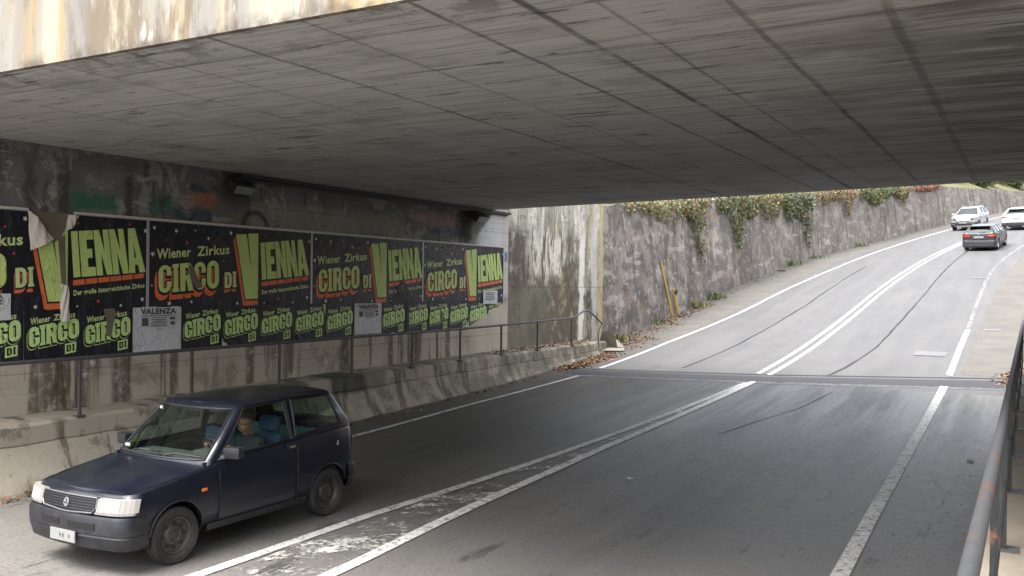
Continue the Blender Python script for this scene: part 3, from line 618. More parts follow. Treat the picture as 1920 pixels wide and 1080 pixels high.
GL = {
 'C': [arc(.5,.75,.5,.25,0,180)[0:] + arc(.5,.25,.5,.25,180,360) + [(1,.40),(.64,.40)] + arc(.5,.22,.13,.06,0,-180) + arc(.5,.78,.13,.06,180,0) + [(.64,.60),(1,.60)]],
 'O': [rrect(0,0,1,1,.48,.28), rrect(.36,.18,.64,.82,.13,.08)],
 'I': [[(.0,0),(1,0),(1,.14),(.82,.14),(.82,.86),(1,.86),(1,1),(0,1),(0,.86),(.18,.86),(.18,.14),(0,.14)]],
 'R': [[(0,0),(.40,0),(.40,.38),(.50,.38),(.62,0),(1.02,0),(.84,.44)] + arc(.6,.74,.4,.26,-40,90) + [(0,1)], [(.40,.56),(.56,.56)] + arc(.55,.70,.10,.13,-80,80) + [(.40,.84)]],
 'D': [[(0,0)] + arc(.5,.3,.5,.3,-90,0) + arc(.5,.7,.5,.3,0,90) + [(0,1)], [(.38,.16)] + arc(.5,.3,.13,.1,-90,0) + arc(.5,.7,.13,.1,0,90) + [(.38,.84)]],
 'i': [[(.05,0),(.95,0),(.95,1),(.05,1)]],
 'E': [[(0,0),(1,0),(1,.2),(.5,.2),(.5,.4),(.86,.4),(.86,.6),(.5,.6),(.5,.8),(1,.8),(1,1),(0,1)]],
 'N': [[(0,0),(.38,0),(.38,.5),(.62,0),(1,0),(1,1),(.62,1),(.62,.5),(.38,1),(0,1)]],
 'A': [[(-.02,0),(.36,0),(.41,.18),(.59,.18),(.64,0),(1.02,0),(.74,1),(.26,1)], [(.44,.34),(.56,.34),(.5,.72)]],
}
_gc = {}
def glyph(ch, grow=0.0):
    k = (ch, grow)
    if k not in _gc:
        c = bpy.data.curves.new('tmp', 'CURVE'); c.dimensions = '2D'; c.fill_mode = 'BOTH'; c.offset = grow
        for pl in GL[ch]:
            q = [pl[i] for i in range(len(pl)) if math.dist(pl[i], pl[i-1]) > 1e-4]
            sp = c.splines.new('POLY'); sp.points.add(len(q)-1); sp.use_cyclic_u = True
            for i, p in enumerate(q): sp.points[i].co = (p[0], p[1], 0, 1)
        vs, fs = curve_mesh(c); _gc[k] = ([(v[0], v[1]) for v in vs], fs)
    return _gc[k]
def word(chars, widths, gap=.04):
    """letter boxes laid side by side in [0,1]"""
    tot = sum(widths) + gap*(len(widths)-1); x = 0; out = []
    for ch, w in zip(chars, widths): out.append((ch, x/tot, w/tot)); x += w + gap
    return out
def bil(q, u, v):
    tl, tr, brr, bl = q
    a = [bl[i] + (brr[i]-bl[i])*u for i in (0,1)]; c = [tl[i] + (tr[i]-tl[i])*u for i in (0,1)]
    return a[0] + (c[0]-a[0])*v, a[1] + (c[1]-a[1])*v
def put(b, geo, quad, lay, mi, dx=0, dz=0):
    vs, fs = geo; b.mesh([(lay, *(lambda p: (p[0]+dx, p[1]+dz))(bil(quad, v[0], v[1]))) for v in vs], fs, mi)
def put_word(b, wd, quad, lay, mi, grow=0, dx=0, dz=0):
    for ch, x0, w in wd:
        vs, fs = glyph(ch, grow); put(b, ([(x0 + v[0]*w, v[1]) for v in vs], fs), quad, lay, mi, dx, dz)
def star(b, x, z, r, mi, lay=.006):
    a0 = random.uniform(0, 70); b.poly([(lay, x + (r if k % 2 == 0 else r*.42)*math.cos(R(a0+36*k)), z + (r if k % 2 == 0 else r*.42)*math.sin(R(a0+36*k))) for k in range(10)], mi)
LY = .0025
CIR = word('CIRCO', [1, .52, 1.05, 1, 1.05], .10)
PM = [M['poster_black'], M['green'], M['orange'], M['black_ink'], M['star_white'], M['star_red'], M['green_light']]
def big_poster():
    Z0 = 2.27; b = MB()
    def q(*p): return [(a, c - Z0) for a, c in p]
    W, H_ = 3.73, 1.375
    b.mesh([(0,.01,0),(0,W,0),(0,W,H_),(0,.01,H_)], [(0,1,2,3)], 0)
    random.seed(5)
    for x, z in ((.1,3.54),(.53,3.51),(1.7,3.54),(.92,3.54),(.07,3.12),(.4,2.33),(.85,2.35),(1.86,2.31),(2.51,2.31),(3.25,2.31),(3.64,2.40),(3.69,3.48),(1.2,3.42),(.06,2.62)): star(b, x, z - Z0, random.uniform(.022,.05), 4)
    for x, z in ((.32,3.35),(.75,3.33),(1.41,3.41),(1.54,3.05),(1.45,2.34),(2.51,3.53),(2.86,2.38),(3.4,3.56)): star(b, x, z - Z0, random.uniform(.022,.04), 5)
    put(b, text('Wiener', .028), q((.15,3.205),(.83,3.262),(.83,3.10),(.15,3.035)), 2*LY, 6)
    put(b, text('Zirkus', .028), q((.96,3.275),(1.67,3.335),(1.67,3.17),(.96,3.11)), 2*LY, 6)
    c = q((.18,2.94),(1.43,3.06),(1.44,2.58),(.19,2.49))
    put_word(b, CIR, c, LY, 2, .05, -.055, -.10); put_word(b, CIR, c, LY*1.6, 2, .04, -.04, -.06); put_word(b, CIR, c, 2*LY, 3, .07, -.008, -.012); put_word(b, CIR, c, 3*LY, 1)
    d = q((1.56,2.85),(1.83,2.875),(1.84,2.60),(1.57,2.575)); DI = word('DI', [1,.55], .12)
    put_word(b, DI, d, LY, 2, .0, -.015, -.075); put_word(b, DI, d, 2*LY, 3, .06, 0, -.01); put_word(b, DI, d, 3*LY, 6)
    Vp = q((1.81,3.52),(2.06,3.54),(2.19,2.86),(2.10,3.55),(2.35,3.57),(2.35,2.39),(2.05,2.38))
    def V(lay, mi, dx, dz):
        v = [(lay, a+dx, z+dz) for a, z in Vp]; b.mesh(v, [(0,1,2,6),(2,5,6),(2,3,4,5)], mi)
    V(LY, 2, -.055, -.105); V(1.6*LY, 2, -.045, -.06); V(2*LY, 3, -.012, -.028); V(2.2*LY, 3, .012, -.01); V(3*LY, 1, 0, 0)
    b.mesh([(LY*1.5, a, z) for a, z in q((2.02,2.35),(2.35,2.37),(2.35,2.28),(2.03,2.265))], [(0,1,2,3)], 2)
    n = q((2.39,3.40),(3.56,3.52),(3.69,2.83),(2.44,2.73)); IE = word('iENNA', [.44,.84,.94,.94,1.0], .05)
    put_word(b, IE, n, 3*LY, 1)
    for i in range(6):
        u0, u1 = i/6 + .008, (i+1)/6 - .008; qq = q((2.43,2.69),(3.68,2.81),(3.68,2.74),(2.43,2.61))
        b.mesh([(LY*2, *bil(qq, u, v)) for u, v in ((u0,0),(u1,0),(u1,1),(u0,1))], [(0,1,2,3)], 2)
    put(b, text('Der große österreichische Zirkus', .03), q((2.45,2.545),(3.68,2.66),(3.68,2.565),(2.45,2.44)), 2*LY, 6)
    return b, Z0
# frames of the boards behind the large posters
SEAM = [5.96, 9.70, 13.48, 17.21, 20.90]
labs = ['leftmost, torn open at the top', 'second from the left, with a dark blot on its lettering', 'third from the left, with a burnt hole low on its right', 'rightmost, with a small notice stuck on its lower right']
pb, PZ0 = big_poster(); bigmesh = None
for i in range(4):
    y0, y1 = SEAM[i], SEAM[i+1]
    o = empty('billboard', 'grey framed backing board of the large circus poster %s' % ['at the left, beside the tear','starting right of the tear','in the third place along the wall','at the far end of the wall'][i], 'billboard', (XW, y0, 2.27), 0, 'poster boards')
    b = MB(); b.box((XW, y0+.002, 2.279), (XW+.02, y1-.002, 3.655)); b.build('panel', M['trim'], o, world=True)
    b = MB()
    if i == 0: b.box((XW, y0, 3.657), (XW+.045, 7.70, 3.69)); b.box((XW, 8.42, 3.657), (XW+.045, y1, 3.69))
    else: b.box((XW, y0, 3.657), (XW+.045, y1, 3.69))
    b.build('top_strip', M['edge_strip'], o, world=True)
    b = MB(); b.box((XW+.021, y1 - .035, 2.28), (XW+.034, y1 + .012, 3.655)); b.build('joint_strip', M['trim'], o, world=True)
    if bigmesh is None:
        p = pb.build('circus_poster', PM); bigmesh = p.data
    else: p = bpy.data.objects.new('circus_poster', bigmesh); COL.objects.link(p)
    p.location = (XW + .022, y0 + .01, 2.27)
    if i == 0: p.scale = (1, .995, 1)
    if i == 3: p.scale = (1, .985, 1)
    tag(p, 'large black circus poster, ' + labs[i], 'poster', 'large circus posters')
    if i == 0: P1 = p
    P_last = p
def child(b, name, mats, parent):
    o = b.build(name, mats); o.data.transform(Matrix.Translation(-Vector(parent.location))); o.parent = parent; return o
bigs = [o for o in COL.objects if o.name.startswith('circus_poster')]
X0 = XW + .036
# the tear in the first poster: bared glue, two curled flaps and a hanging strip
b = MB(); pts = [(7.70,3.66),(7.80,3.47),(7.90,3.34),(8.02,3.25),(8.10,3.22),(8.2,3.30),(8.27,3.42),(8.31,3.55),(8.42,3.66)]
b.poly([(X0, y, z) for y, z in pts][::-1]); child(b, 'bared_patch', M['old_glue'], bigs[0])
def flap(pts, name='torn_flap', bend=.12):
    b = MB(); rows = []
    a, c, d, e = [Vector((X0 + .004, y, z)) for y, z in pts]
    for i in range(6):
        u = i/5; rows.append([a.lerp(c, u).lerp(d.lerp(e, u), v/6) + Vector((bend*math.sin(v/6*2.4)*(.5+.5*u) + .012*math.sin(u*9+v*2), 0, 0)) for v in range(7)])
    b.grid(rows); b.grid([[p + Vector((.003,0,0)) for p in r] for r in rows], flip=True); return child(b, name, M['paper_back'], bigs[0])
flap([(7.70,3.66),(7.74,3.10),(7.86,3.52),(8.03,3.27)]); flap([(8.27,3.40),(8.31,3.64),(8.38,3.46),(8.45,3.63)], bend=.08)
flap([(8.21,2.64),(8.20,2.10),(8.32,2.60),(8.33,2.08)], 'hanging_strip', .05)
b = MB(); b.poly([(X0+.001, y, z) for y, z in [(8.16,3.28),(8.27,3.35),(8.30,2.45),(8.22,2.62)]][::-1]); child(b, 'worn_streak', M['old_glue'], bigs[0])
b = MB(); b.poly([(X0, y, z) for y, z in [(10.48,2.98),(10.58,2.94),(10.70,2.72),(10.80,2.60),(10.66,2.56),(10.55,2.70),(10.5,2.82)]][::-1]); child(b, 'dark_blot', M['old_glue'], bigs[1])
b = MB(); b.poly([(X0, y, z) for y, z in [(16.2,2.62),(16.42,2.75),(16.6,2.66),(16.66,2.4),(16.75,2.3),(16.4,2.28),(16.0,2.34),(16.28,2.45)]][::-1]); child(b, 'burnt_hole', M['black_ink'], bigs[2])
b = MB(); b.poly([(X0+.001, y, z) for y, z in [(16.35,2.66),(16.5,2.70),(16.5,2.48),(16.38,2.50)]][::-1]); child(b, 'bared_patch', M['old_glue'], bigs[2])

def small_poster(lab, y0, w=.885, clip=None, pale=0):
    Z0 = 1.56; b = MB(); H_ = .72
    mats = [M['poster_black'], M['green_pale'] if pale == 0 else M['green'], M['black_ink'], M['green_light']]
    b.mesh([(0,0,0),(0,w,0),(0,w,H_),(0,0,H_)], [(0,1,2,3)], 0)
    s = w/.885
    def q(*p): return [(a*s, c - Z0) for a, c in p]
    put(b, text('Wiener', .03), q((.09,2.15),(.39,2.19),(.39,2.10),(.09,2.055)), LY, 3); put(b, text('Zirkus', .03), q((.44,2.195),(.78,2.24),(.78,2.15),(.44,2.105)), LY, 3)
    c = q((.065,2.0),(.83,2.125),(.835,1.85),(.07,1.735))
    put_word(b, CIR, c, LY, 1, .07, -.016, -.026); put_word(b, CIR, c, LY*1.5, 1, .07, 0, 0); put_word(b, CIR, c, LY*2, 2, .05, -.012, -.02); put_word(b, CIR, c, LY*2.5, 1, .0)
    bx = q((.62,1.765),(.80,1.79),(.80,1.64),(.62,1.615)); b.mesh([(LY, *p) for p in bx], [(3,2,1,0)], 1)
    put_word(b, word('DI', [1,.6], .2), q((.645,1.745),(.775,1.765),(.775,1.665),(.645,1.645)), LY*2, 2)
    o = b.build('circus_bill', mats)
    if clip:
        bm = bmesh.new(); bm.from_mesh(o.data)
        (ya, za), (yb, zb) = clip; n = Vector((0, -(zb-za), yb-ya)).normalized()
        bmesh.ops.bisect_plane(bm, geom=bm.verts[:]+bm.edges[:]+bm.faces[:], plane_co=(0, ya-y0, za-Z0), plane_no=n, clear_inner=True); bm.to_mesh(o.data); bm.free()
    o.location = (XW + .006, y0, Z0); return tag(o, lab, 'poster', 'small circus posters')
sp = small_poster('small black and green circus bill at the left edge, half out of view', 6.78)
names = {7.67:'small circus bill with a torn tan strip hanging over it, left of the white notice', 8.55:'small circus bill touching the left side of the big white notice', 10.37:'small circus bill touching the right side of the big white notice', 11.24:'small circus bill, second to the right of the big white notice', 12.12:'small circus bill, third to the right of the big white notice', 13.01:'small circus bill, fourth to the right of the big white notice', 13.90:'small circus bill touching the left side of the creased far notice', 15.70:'small circus bill touching the right side of the creased far notice', 16.60:'small circus bill under the burnt hole in the third large poster', 17.46:'small circus bill, third to the right of the creased far notice', 18.33:'last whole small circus bill before the torn ones'}
for y, lab in names.items():
    c = bpy.data.objects.new('circus_bill', sp.data); COL.objects.link(c); c.location = (XW + .006, y, 1.56); tag(c, lab, 'poster', 'small circus posters')
def torn(o, pts, mat=None, nm='torn_patch'):
    b = MB(); b.poly([(.012, y, z) for y, z in pts]); c = b.build(nm, mat or M['old_glue']); c.parent = o
bills = {round(q.location.y, 2): q for q in COL.objects if q.name.startswith('circus_bill')}
torn(bills[8.55], [(.36,.70),(.42,.48),(.40,.30),(.50,.27),(.53,.45),(.58,.60),(.55,.71)]); torn(bills[11.24], [(.0,.0),(.13,.0),(.10,.06),(.04,.08),(.0,.16)], M['paper_back']); torn(bills[13.01], [(.80,.70),(.885,.70),(.885,.5),(.84,.56)], M['paper_back'])
torn(bills[15.70], [(.3,.0),(.52,.0),(.47,.05),(.36,.06)], M['paper_back']); torn(bills[16.60], [(.0,.71),(.14,.71),(.10,.4),(.12,.1),(.05,.0),(.0,.0)], M['black_ink'], 'burnt_patch'); torn(bills[17.46], [(.5,.5),(.62,.45),(.6,.36),(.7,.28),(.66,.2),(.55,.26),(.48,.38)]); torn(bills[18.33], [(.72,.0),(.885,.0),(.885,.24),(.8,.14)], M['paper_back'])
small_poster('small circus bill torn off diagonally below the far end poster', 19.22, clip=((19.2,1.62),(20.95,2.2)), pale=0)
small_poster('scrap of a small circus bill left at the very end of the row', 20.11, w=.8, clip=((19.2,1.62),(20.95,2.2)), pale=0)
def notice(lab, y0, y1, z0, z1, big=True, curl=0):
    o = empty('notice', lab, 'poster', (XW + .018, y0, z0)); W, H_ = y1-y0, z1-z0
    b = MB(); n = 8; random.seed(int(y0*10))
    b.grid([[(.0 + random.uniform(0,.006) + (curl if i in (0,) and j == 0 else 0), W*j/n, H_*i/n) for j in range(n+1)] for i in range(n+1)]); b.build('sheet', M['paper'], o)
    b = MB(); L = .012
    def q(u0,v0,u1,v1): return [(W*u0,H_*v1),(W*u1,H_*v1),(W*u1,H_*v0),(W*u0,H_*v0)]
    if big: put(b, text('VALENZA', .05), q(.14,.83,.88,.965), L, 0)
    def rect(u0,v0,u1,v1): b.mesh([(L, *p) for p in q(u0,v0,u1,v1)], [(3,2,1,0)], 0)
    if big:
        rect(.15,.79,.87,.805); rect(.17,.57,.30,.75); rect(.36,.745,.70,.76)
        for v in (.70,.66,.62,.575): rect(.35+random.uniform(0,.04), v, .70-random.uniform(0,.04), v+.018)
        rect(.745,.70,.86,.76); rect(.76,.58,.85,.66); rect(.34,.55,.72,.562); rect(.45,.49,.60,.50)
    else:
        for v in (.8,.68,.55,.42,.3): rect(.15, v, .85-random.uniform(0,.2), v+.045)
    b.build('printing', M['ink_grey'], o)
notice('big white notice headed in black capitals on the left part of the wall', 9.43, 10.36, 1.57, 2.28); notice('creased white notice headed in black capitals on the right part of the wall', 14.79, 15.69, 1.62, 2.26)
notice('small white notice stuck on the lower right of the far end poster', 19.86, 20.57, 2.18, 2.53, False); notice('white notice cut by the left edge of the picture, partly over a circus poster', 6.55, 7.46, 2.14, 2.50)
for o in COL.objects:
    if o.name.startswith('notice') and o.type == 'EMPTY' and o.location.y in (6.55,) or (o.name.startswith('notice') and o.location.z > 2.1): o.location.x = XW + .034
# ------------------------------------------------------------------ vegetation and small things
LFM = [M['lf_green'], M['lf_dark'], M['lf_yell'], M['lf_rust'], M['lf_red'], M['lf_grey'], M['bark']]
def leaf(b, p, size, nrm, mi):
    a = Vector((random.gauss(0,1), random.gauss(0,1), random.gauss(0,1))); n = (Vector(nrm) + a*.55).normalized()
    t = n.cross(Vector((random.gauss(0,1), random.gauss(0,1), random.gauss(0,1)))).normalized(); u = n.cross(t)
    w = size*random.uniform(.6, 1.15); h = w*random.uniform(.7, 1.1); p = Vector(p)
    b.mesh([p - t*w*.5, p + u*h*.45 + n*w*.08, p + t*w*.5, p - u*h*.45 + n*w*.08], [(0,1,2,3)], mi)
def pick(wts):
    r = random.uniform(0, sum(wts)); k = 0
    for i, w in enumerate(wts):
        r -= w
        if r <= 0: return i
    return 0
def ivy(lab, s0, s1, hang, n, wts, size=.15, slant=0.0, spread=.28, top=.35, group='ivy hanging over the ramp wall'):
    """creeper hanging over the wall top between two stations; hang(u) gives the drop in metres"""
    b = MB(); o = empty('ivy', lab, 'ivy', P((s0+s1)/2, lerp((s0+s1)/2, WS, WO) - .3, wtop((s0+s1)/2)), 0, group)
    for i in range(n):
        u = random.random(); s = s0 + (s1-s0)*u; d = hang(u)*(random.random()**1.3); ss = s + slant*d + random.gauss(0, .12)
        out = abs(random.gauss(0, spread))*(1 - .55*d/max(.3, hang(u))); up = random.uniform(-.1, top)*max(0, 1 - d*1.5)
        oo = lerp(ss, WS, WO); h = wtop(ss) - d + up; off = -.33*h/4.5 + .05 + out*.6 if d > .12 else random.uniform(-.9, .25)
        clump = math.sin(ss*3.1 + d*2.3) + math.sin(d*5.1 - ss*1.7)
        if clump < -.9 and random.random() < .85: continue
        w = list(wts); 
        if out < .08: w[1] *= 2.2
        if clump > .8: w[2] *= 1.8
        leaf(b, P(ss, oo + off, h), size*random.uniform(.4, 1.15), (math.cos(0), 0, .35), pick(w))
    b.build('foliage', LFM, o, world=True)
    for k in range(max(2, int((s1-s0)*.7))):
        t = MB()
        s = random.uniform(s0, s1); u = (s-s0)/(s1-s0); d = hang(u)*.85; oo = lerp(s, WS, WO)
        t.tube([P(s + slant*d*j/5 + random.uniform(-.04,.04), oo - .33*(wtop(s)-d*j/5)/4.5 + .03, wtop(s) - d*j/5 + .02) for j in range(6)], .012, 5)
        t.build('stem', M['bark'], o, world=True)
random.seed(21)
bell = lambda c, w, hi, lo=.12: (lambda u: lo + hi*math.exp(-((u-c)/w)**2))
ivy('straggly yellow and rust creeper on the wall top closest to the bridge', 30.5, 37.2, bell(.75,.35,.55,.25), 2000, [1.0,.6,2.6,1.0,.25,.5,0], .14)
ivy('narrow rust and green creeper hanging low down the wall right of the yellow post', 37.0, 39.6, bell(.5,.28,2.5,.3), 2300, [1.3,.6,1.5,1.5,.35,.7,0], .14, slant=.12)
ivy('light green creeper heaped on the wall top with a dark tongue hanging below it', 41.2, 47, lambda u: .65 + 2.0*math.exp(-((u-.42)/.12)**2) + .5*math.exp(-((u-.8)/.2)**2), 4200, [1.6,1.3,1.5,.5,.15,.9,0], .15, slant=.1)
ivy('sparse yellow green creeper thinning down the wall', 47, 51.5, bell(.5,.4,1.2,.35), 2600, [1.0,.4,1.7,1.0,.4,.8,0], .14)
ivy('dense dark green ivy hanging as a long column down the wall', 51.5, 56.3, lambda u: .75 + 2.5*math.exp(-((u-.78)/.13)**2) + .9*math.exp(-((u-.3)/.25)**2), 4200, [1.5,1.8,.7,.35,.1,1.6,0], .16, slant=.06)
ivy('thin rusty creeper on the wall beyond the dark ivy column', 57, 64.5, lambda u: .45 + 1.2*math.exp(-((u-.72)/.1)**2) + .3*math.exp(-((u-.2)/.2)**2), 3000, [.5,.3,1.6,2.2,.6,.4,0], .15)
ivy('bright green bush of creeper spilling over the wall with a dark hollow', 65, 72.5, lambda u: .4 + .7*math.exp(-((u-.4)/.3)**2), 3600, [2.6,1.2,1.2,.3,.05,.5,0], .18, spread=.5, top=.7)
ivy('yellowing creeper with brown streaks at the end of the overgrown stretch', 72, 76.5, bell(.5,.3,1.1,.2), 2000, [.9,.4,1.8,1.5,.2,.4,0], .17)
ivy('dark red creeper on the wall top above the approaching car', 77.5, 84.5, bell(.5,.5,.25,.15), 1300, [.1,.2,.2,1.4,3.2,.05,0], .2, top=.5)
def shrub(lab, s, off, r, h, n, wts, size=.2):
    base = P(s, lerp(s, WS, WO) - .8 - off, wtop(s) + .35*off); o = empty('shrub', lab, 'shrub', base, 0, 'shrubs on the slope above the wall')
    b = MB(); lobes = [(random.gauss(0, r*.45), random.gauss(0, r*.45), h*random.uniform(.3,.85), r*random.uniform(.35,.6)) for _ in range(9)]
    for i in range(n):
        lx, ly, lz, lr = random.choice(lobes); d = Vector((random.gauss(0,1), random.gauss(0,1), random.gauss(0,1))).normalized()*lr*random.uniform(.6,1.05)
        leaf(b, base + Vector((lx, ly, lz)) + d, size*random.uniform(.6,1.3), d + Vector((0,0,.4)), pick(wts))
    b.build('foliage', LFM, o, world=True)
    for lx, ly, lz, lr in lobes[:4]:
        t = MB(); t.tube([base - Vector((0,0,.2)), base + Vector((lx*.4, ly*.4, lz*.5)), base + Vector((lx, ly, lz))], [.05,.03,.012], 5)
        t.build('stem', M['bark'], o, world=True)
random.seed(33)
for i, (s, off, r, h, w, lab) in enumerate([
  (31, 1.2, 1.2, 1.4, [.6,.7,2,1,.2,.5,0], 'ochre shrub just beyond the bridge on the wall top'),
  (39, 1.5, 1.3, 1.3, [1,1.4,1,.5,.2,.5,0], 'dark green shrub on the wall top above the narrow rust creeper'),
  (45, 1.6, 1.5, 1.5, [1.6,.8,1.4,.3,0,.6,0], 'light green shrub above the heaped creeper'),
  (52, 1.6, 1.5, 1.4, [1.2,.8,1.4,.8,.2,.8,0], 'mixed green and yellow shrub above the dark ivy column'),
  (60, 1.7, 1.6, 1.3, [.8,.5,1.5,1.5,.4,.5,0], 'rusty shrub above the thin creeper'),
  (69, 1.7, 1.8, 1.7, [2.2,1,1.2,.3,0,.4,0], 'bright green shrub above the creeper bush'),
  (90, 5, 2.4, 2.0, [1,.6,2,.6,.1,.5,0], 'yellow green shrub high on the slope past the red creeper'),
  (100, 4, 2.6, 2.4, [2.2,.9,1.2,.2,0,.8,0], 'broad green shrub on the slope near the top right corner'),
  (109, 2.5, 2.2, 2.2, [2.4,1.2,.8,.2,0,.9,0], 'fresh green shrub at the end of the tall wall'),
  (119, 3.5, 3, 3.0, [2,1.6,.6,.1,0,1,0], 'large dark green shrub on the far slope'),
  (96, 9, 3.2, 3.2, [1.8,1.4,.8,.2,0,.8,0], 'dark green shrub set back on the slope above the yellow green one'),
  (113, 8, 3.6, 4.0, [2,1.2,1,.1,0,.8,0], 'broad pale shrub set back behind the fresh green one'),
  (104, 13, 4, 4.5, [1.2,2,.6,.1,0,.8,0], 'highest shrub on the slope near the top right corner'),
  (86, 1.6, 1.6, 1.3, [1.2,.6,1.8,.5,.1,.6,0], 'yellowish shrub on the wall top just past the red creeper'),
  (106, 1.6, 1.8, 1.5, [2.2,1,1,.2,0,.8,0], 'green shrub leaning over the far low wall'),
  (122, 1.8, 2.2, 2.2, [2,1.2,1,.1,0,.8,0], 'bright shrub crowding the last stretch of the wall'),
  (131, 4, 3.4, 3.6, [1.4,2,.5,.1,0,1,0], 'farthest tall shrub where the ramp leaves the picture')]):
    shrub(lab, s, off, r, h, 2200, w, .2 if i < 6 else .3)
def tuft(lab, s, o_, n, hh, mi=(0,1,2)):
    base = P(s, o_); o = empty('weed_tuft', lab, 'weed', base, 0, 'weeds along the foot of the wall'); b = MB()
    for i in range(n):
        a = random.uniform(0, 2*math.pi); d = Vector((math.cos(a), math.sin(a), 0)); p = base + Vector((random.gauss(0,.22), random.gauss(0,.35), 0)); h = hh*random.uniform(.5,1.2); w = Vector((-d.y, d.x, 0))*.018
        k = random.choice(mi); b.mesh([p - w, p + w, p + d*h*.3 + w*.7 + Vector((0,0,h*.7)), p + d*h*.3 - w*.7 + Vector((0,0,h*.7)), p + d*h*.7 + Vector((0,0,h))], [(0,1,2,3),(3,2,4)], k)
    b.build('leaves', LFM, o, world=True)
for s, o_, n, h, lab in ((28.1,-6.2,90,.3,'green weeds at the near corner of the rough wall'), (32.6,-6.4,60,.2,'low weeds along the wall left of the yellow post'), (37.3,-6.5,120,.26,'bright green weeds right of the yellow post'), (39.6,-6.5,140,.3,'thick green weeds below the narrow rust creeper'), (52.3,-6.6,110,.3,'green tuft beside the white paper on the verge'), (56,-6.55,60,.25,'thin weeds below the dark ivy column'), (64,-6.1,70,.25,'yellow green weeds far up the verge')): tuft(lab, s, o_, n, h)
def leaves(name, spots, n, size=.09):
    b = MB()
    for i in range(n):
        s0, s1, o0, o1, hf = random.choice(spots); s = random.uniform(s0, s1); oo = random.gauss((o0+o1)/2, abs(o1-o0)/3.2)
        p = P(s, oo); p.z = (hf(p.y) if hf else p.z) + random.uniform(.008, .035)
        leaf(b, p, size, (0,0,1.6), 0 if random.random() < .62 else 1)
    return b.build(name, [M['dry'], M['dry2']], kind='stuff')
random.seed(8)
leaves('fallen_leaves', [(25.5,29.5,-6.3,-5.0,None),(28,34,-6.6,-5.6,None),(33,38,-6.6,-6.0,None),(22.3,25.5,-5.5,-4.8,None),(22,25,-5.5,-4.9,None)], 2600)
leaves('fallen_leaves', [(38,70,-6.6,-6.0,None),(12,21,-5.25,-4.9,None),(5,8,-5.1,-4.8,None),(23.8,26,5.2,5.7,None)], 650)
b = MB()
for i in range(420):
    y = random.uniform(19.5, 26); x = random.uniform(-12.1, -11.55); leaf(b, (x, y, zl(y) + random.uniform(.01,.04)), .08, (0,0,1.6), 0 if random.random() < .6 else 1)
b.build('fallen_leaves', [M['dry'], M['dry2']], kind='stuff')
# earth and crumbs gathered at the edges
b = MB()
for i in range(300):
    s, oo = random.choice([(random.uniform(3,20), random.gauss(4.9,.4)), (random.uniform(6,21), random.gauss(-4.95,.15)), (random.uniform(4,12), random.uniform(2,5))]); r = random.uniform(.004,.012); p = P(s, oo, r*.4)
    b.mesh([p+Vector((r,0,0)),p+Vector((-r*.6,r,0)),p+Vector((-r*.7,-r,0)),p+Vector((0,0,r))], [(0,1,3),(1,2,3),(2,0,3)])
b.build('gravel', M['grit'], kind='stuff')
def scrap(lab, s, o_, w, hgt=.03):
    p = P(s, o_); b = MB(); n = 5
    b.grid([[p + Vector((w*(i/n-.5), w*.8*(j/n-.5), .01 + random.uniform(0,hgt))) for j in range(n+1)] for i in range(n+1)])
    tag(b.build('paper_scrap', M['litter'], origin=p), lab, 'litter', 'scattered paper litter')
for a in (('small white scrap on the leaves at the foot of the walkway', 23.2,-5.6,.16), ('crumpled white paper lying on the verge under the dark ivy', 49.8,-6.45,.5), ('tiny white scrap beside the near footpath', 15.3,5.1,.10), ('pale scrap lying in the right lane under the bridge', 11.7,1.1,.07), ('white scrap beside the yellow post', 35.6,-6.3,.14)): scrap(*a)

# leaning yellow posts
o = empty('marker_post', 'leaning weathered yellow post against the rough wall', 'post', P(34.9, -6.72)); b = MB()
top = P(33.9, -6.85, 2.25) ; base = P(34.9, -6.72, -.05)
def bar(b, p, q, w, d):
    p, q = Vector(p), Vector(q); t = (q-p).normalized(); a = t.cross(Vector((1,0,0))).normalized(); c = t.cross(a)
    b.mesh([p+a*w+c*d, p-a*w+c*d, p-a*w-c*d, p+a*w-c*d, q+a*w+c*d, q-a*w+c*d, q-a*w-c*d, q+a*w-c*d], [(0,1,2,3),(7,6,5,4),(0,4,5,1),(1,5,6,2),(2,6,7,3),(3,7,4,0)])
bar(b, base, top, .065, .02); b.build('board', M['yellow'], o, world=True)
b = MB(); bar(b, top + (top-base)*.0, top + (top-base)*.012, .068, .023); b.build('cap', M['cover'], o, world=True)
o = empty('stake', 'short yellow stake standing beside the leaning post', 'post', P(35.3, -6.6)); b = MB()
bar(b, P(35.3, -6.62, -.05), P(35.0, -6.72, 1.05), .06, .03); b.build('board', M['yellow'], o, world=True)
b = MB(); bar(b, P(35.1, -6.62, .85), P(35.0, -6.62, .98), .09, .02); b.build('clamp', M['card_dark'], o, world=True)

# broken board lying at the end of the walkway
o = empty('broken_board', 'broken sheet with pale torn faces dumped at the end of the walkway', 'debris', P(26.2, -5.5)); L = Vector(o.location)
def sheet(name, pts, th, mat):
    b = MB(); q = [Vector(p) for p in pts]; n = (q[1]-q[0]).cross(q[2]-q[0]).normalized()*th
    b.poly(q); b.poly([p + n for p in q][::-1])
    for i in range(len(q)): b.poly([q[i], q[(i+1) % len(q)], q[(i+1) % len(q)] + n, q[i] + n][::-1])
    b.build(name, mat, o)
sheet('upright_piece', [(-.38,-.25,.02),(.22,.05,.02),(-.02,.28,.52),(-.32,.05,.60)], .03, M['card_dark'])
sheet('pale_piece', [(-.20,.02,.44),(.10,.28,.34),(.34,.30,.10),(.10,.02,.16)], .015, M['card'])
sheet('flat_piece', [(-.15,-.45,.02),(.45,-.05,.03),(.40,.12,.09),(-.05,-.15,.10)], .02, M['card'])

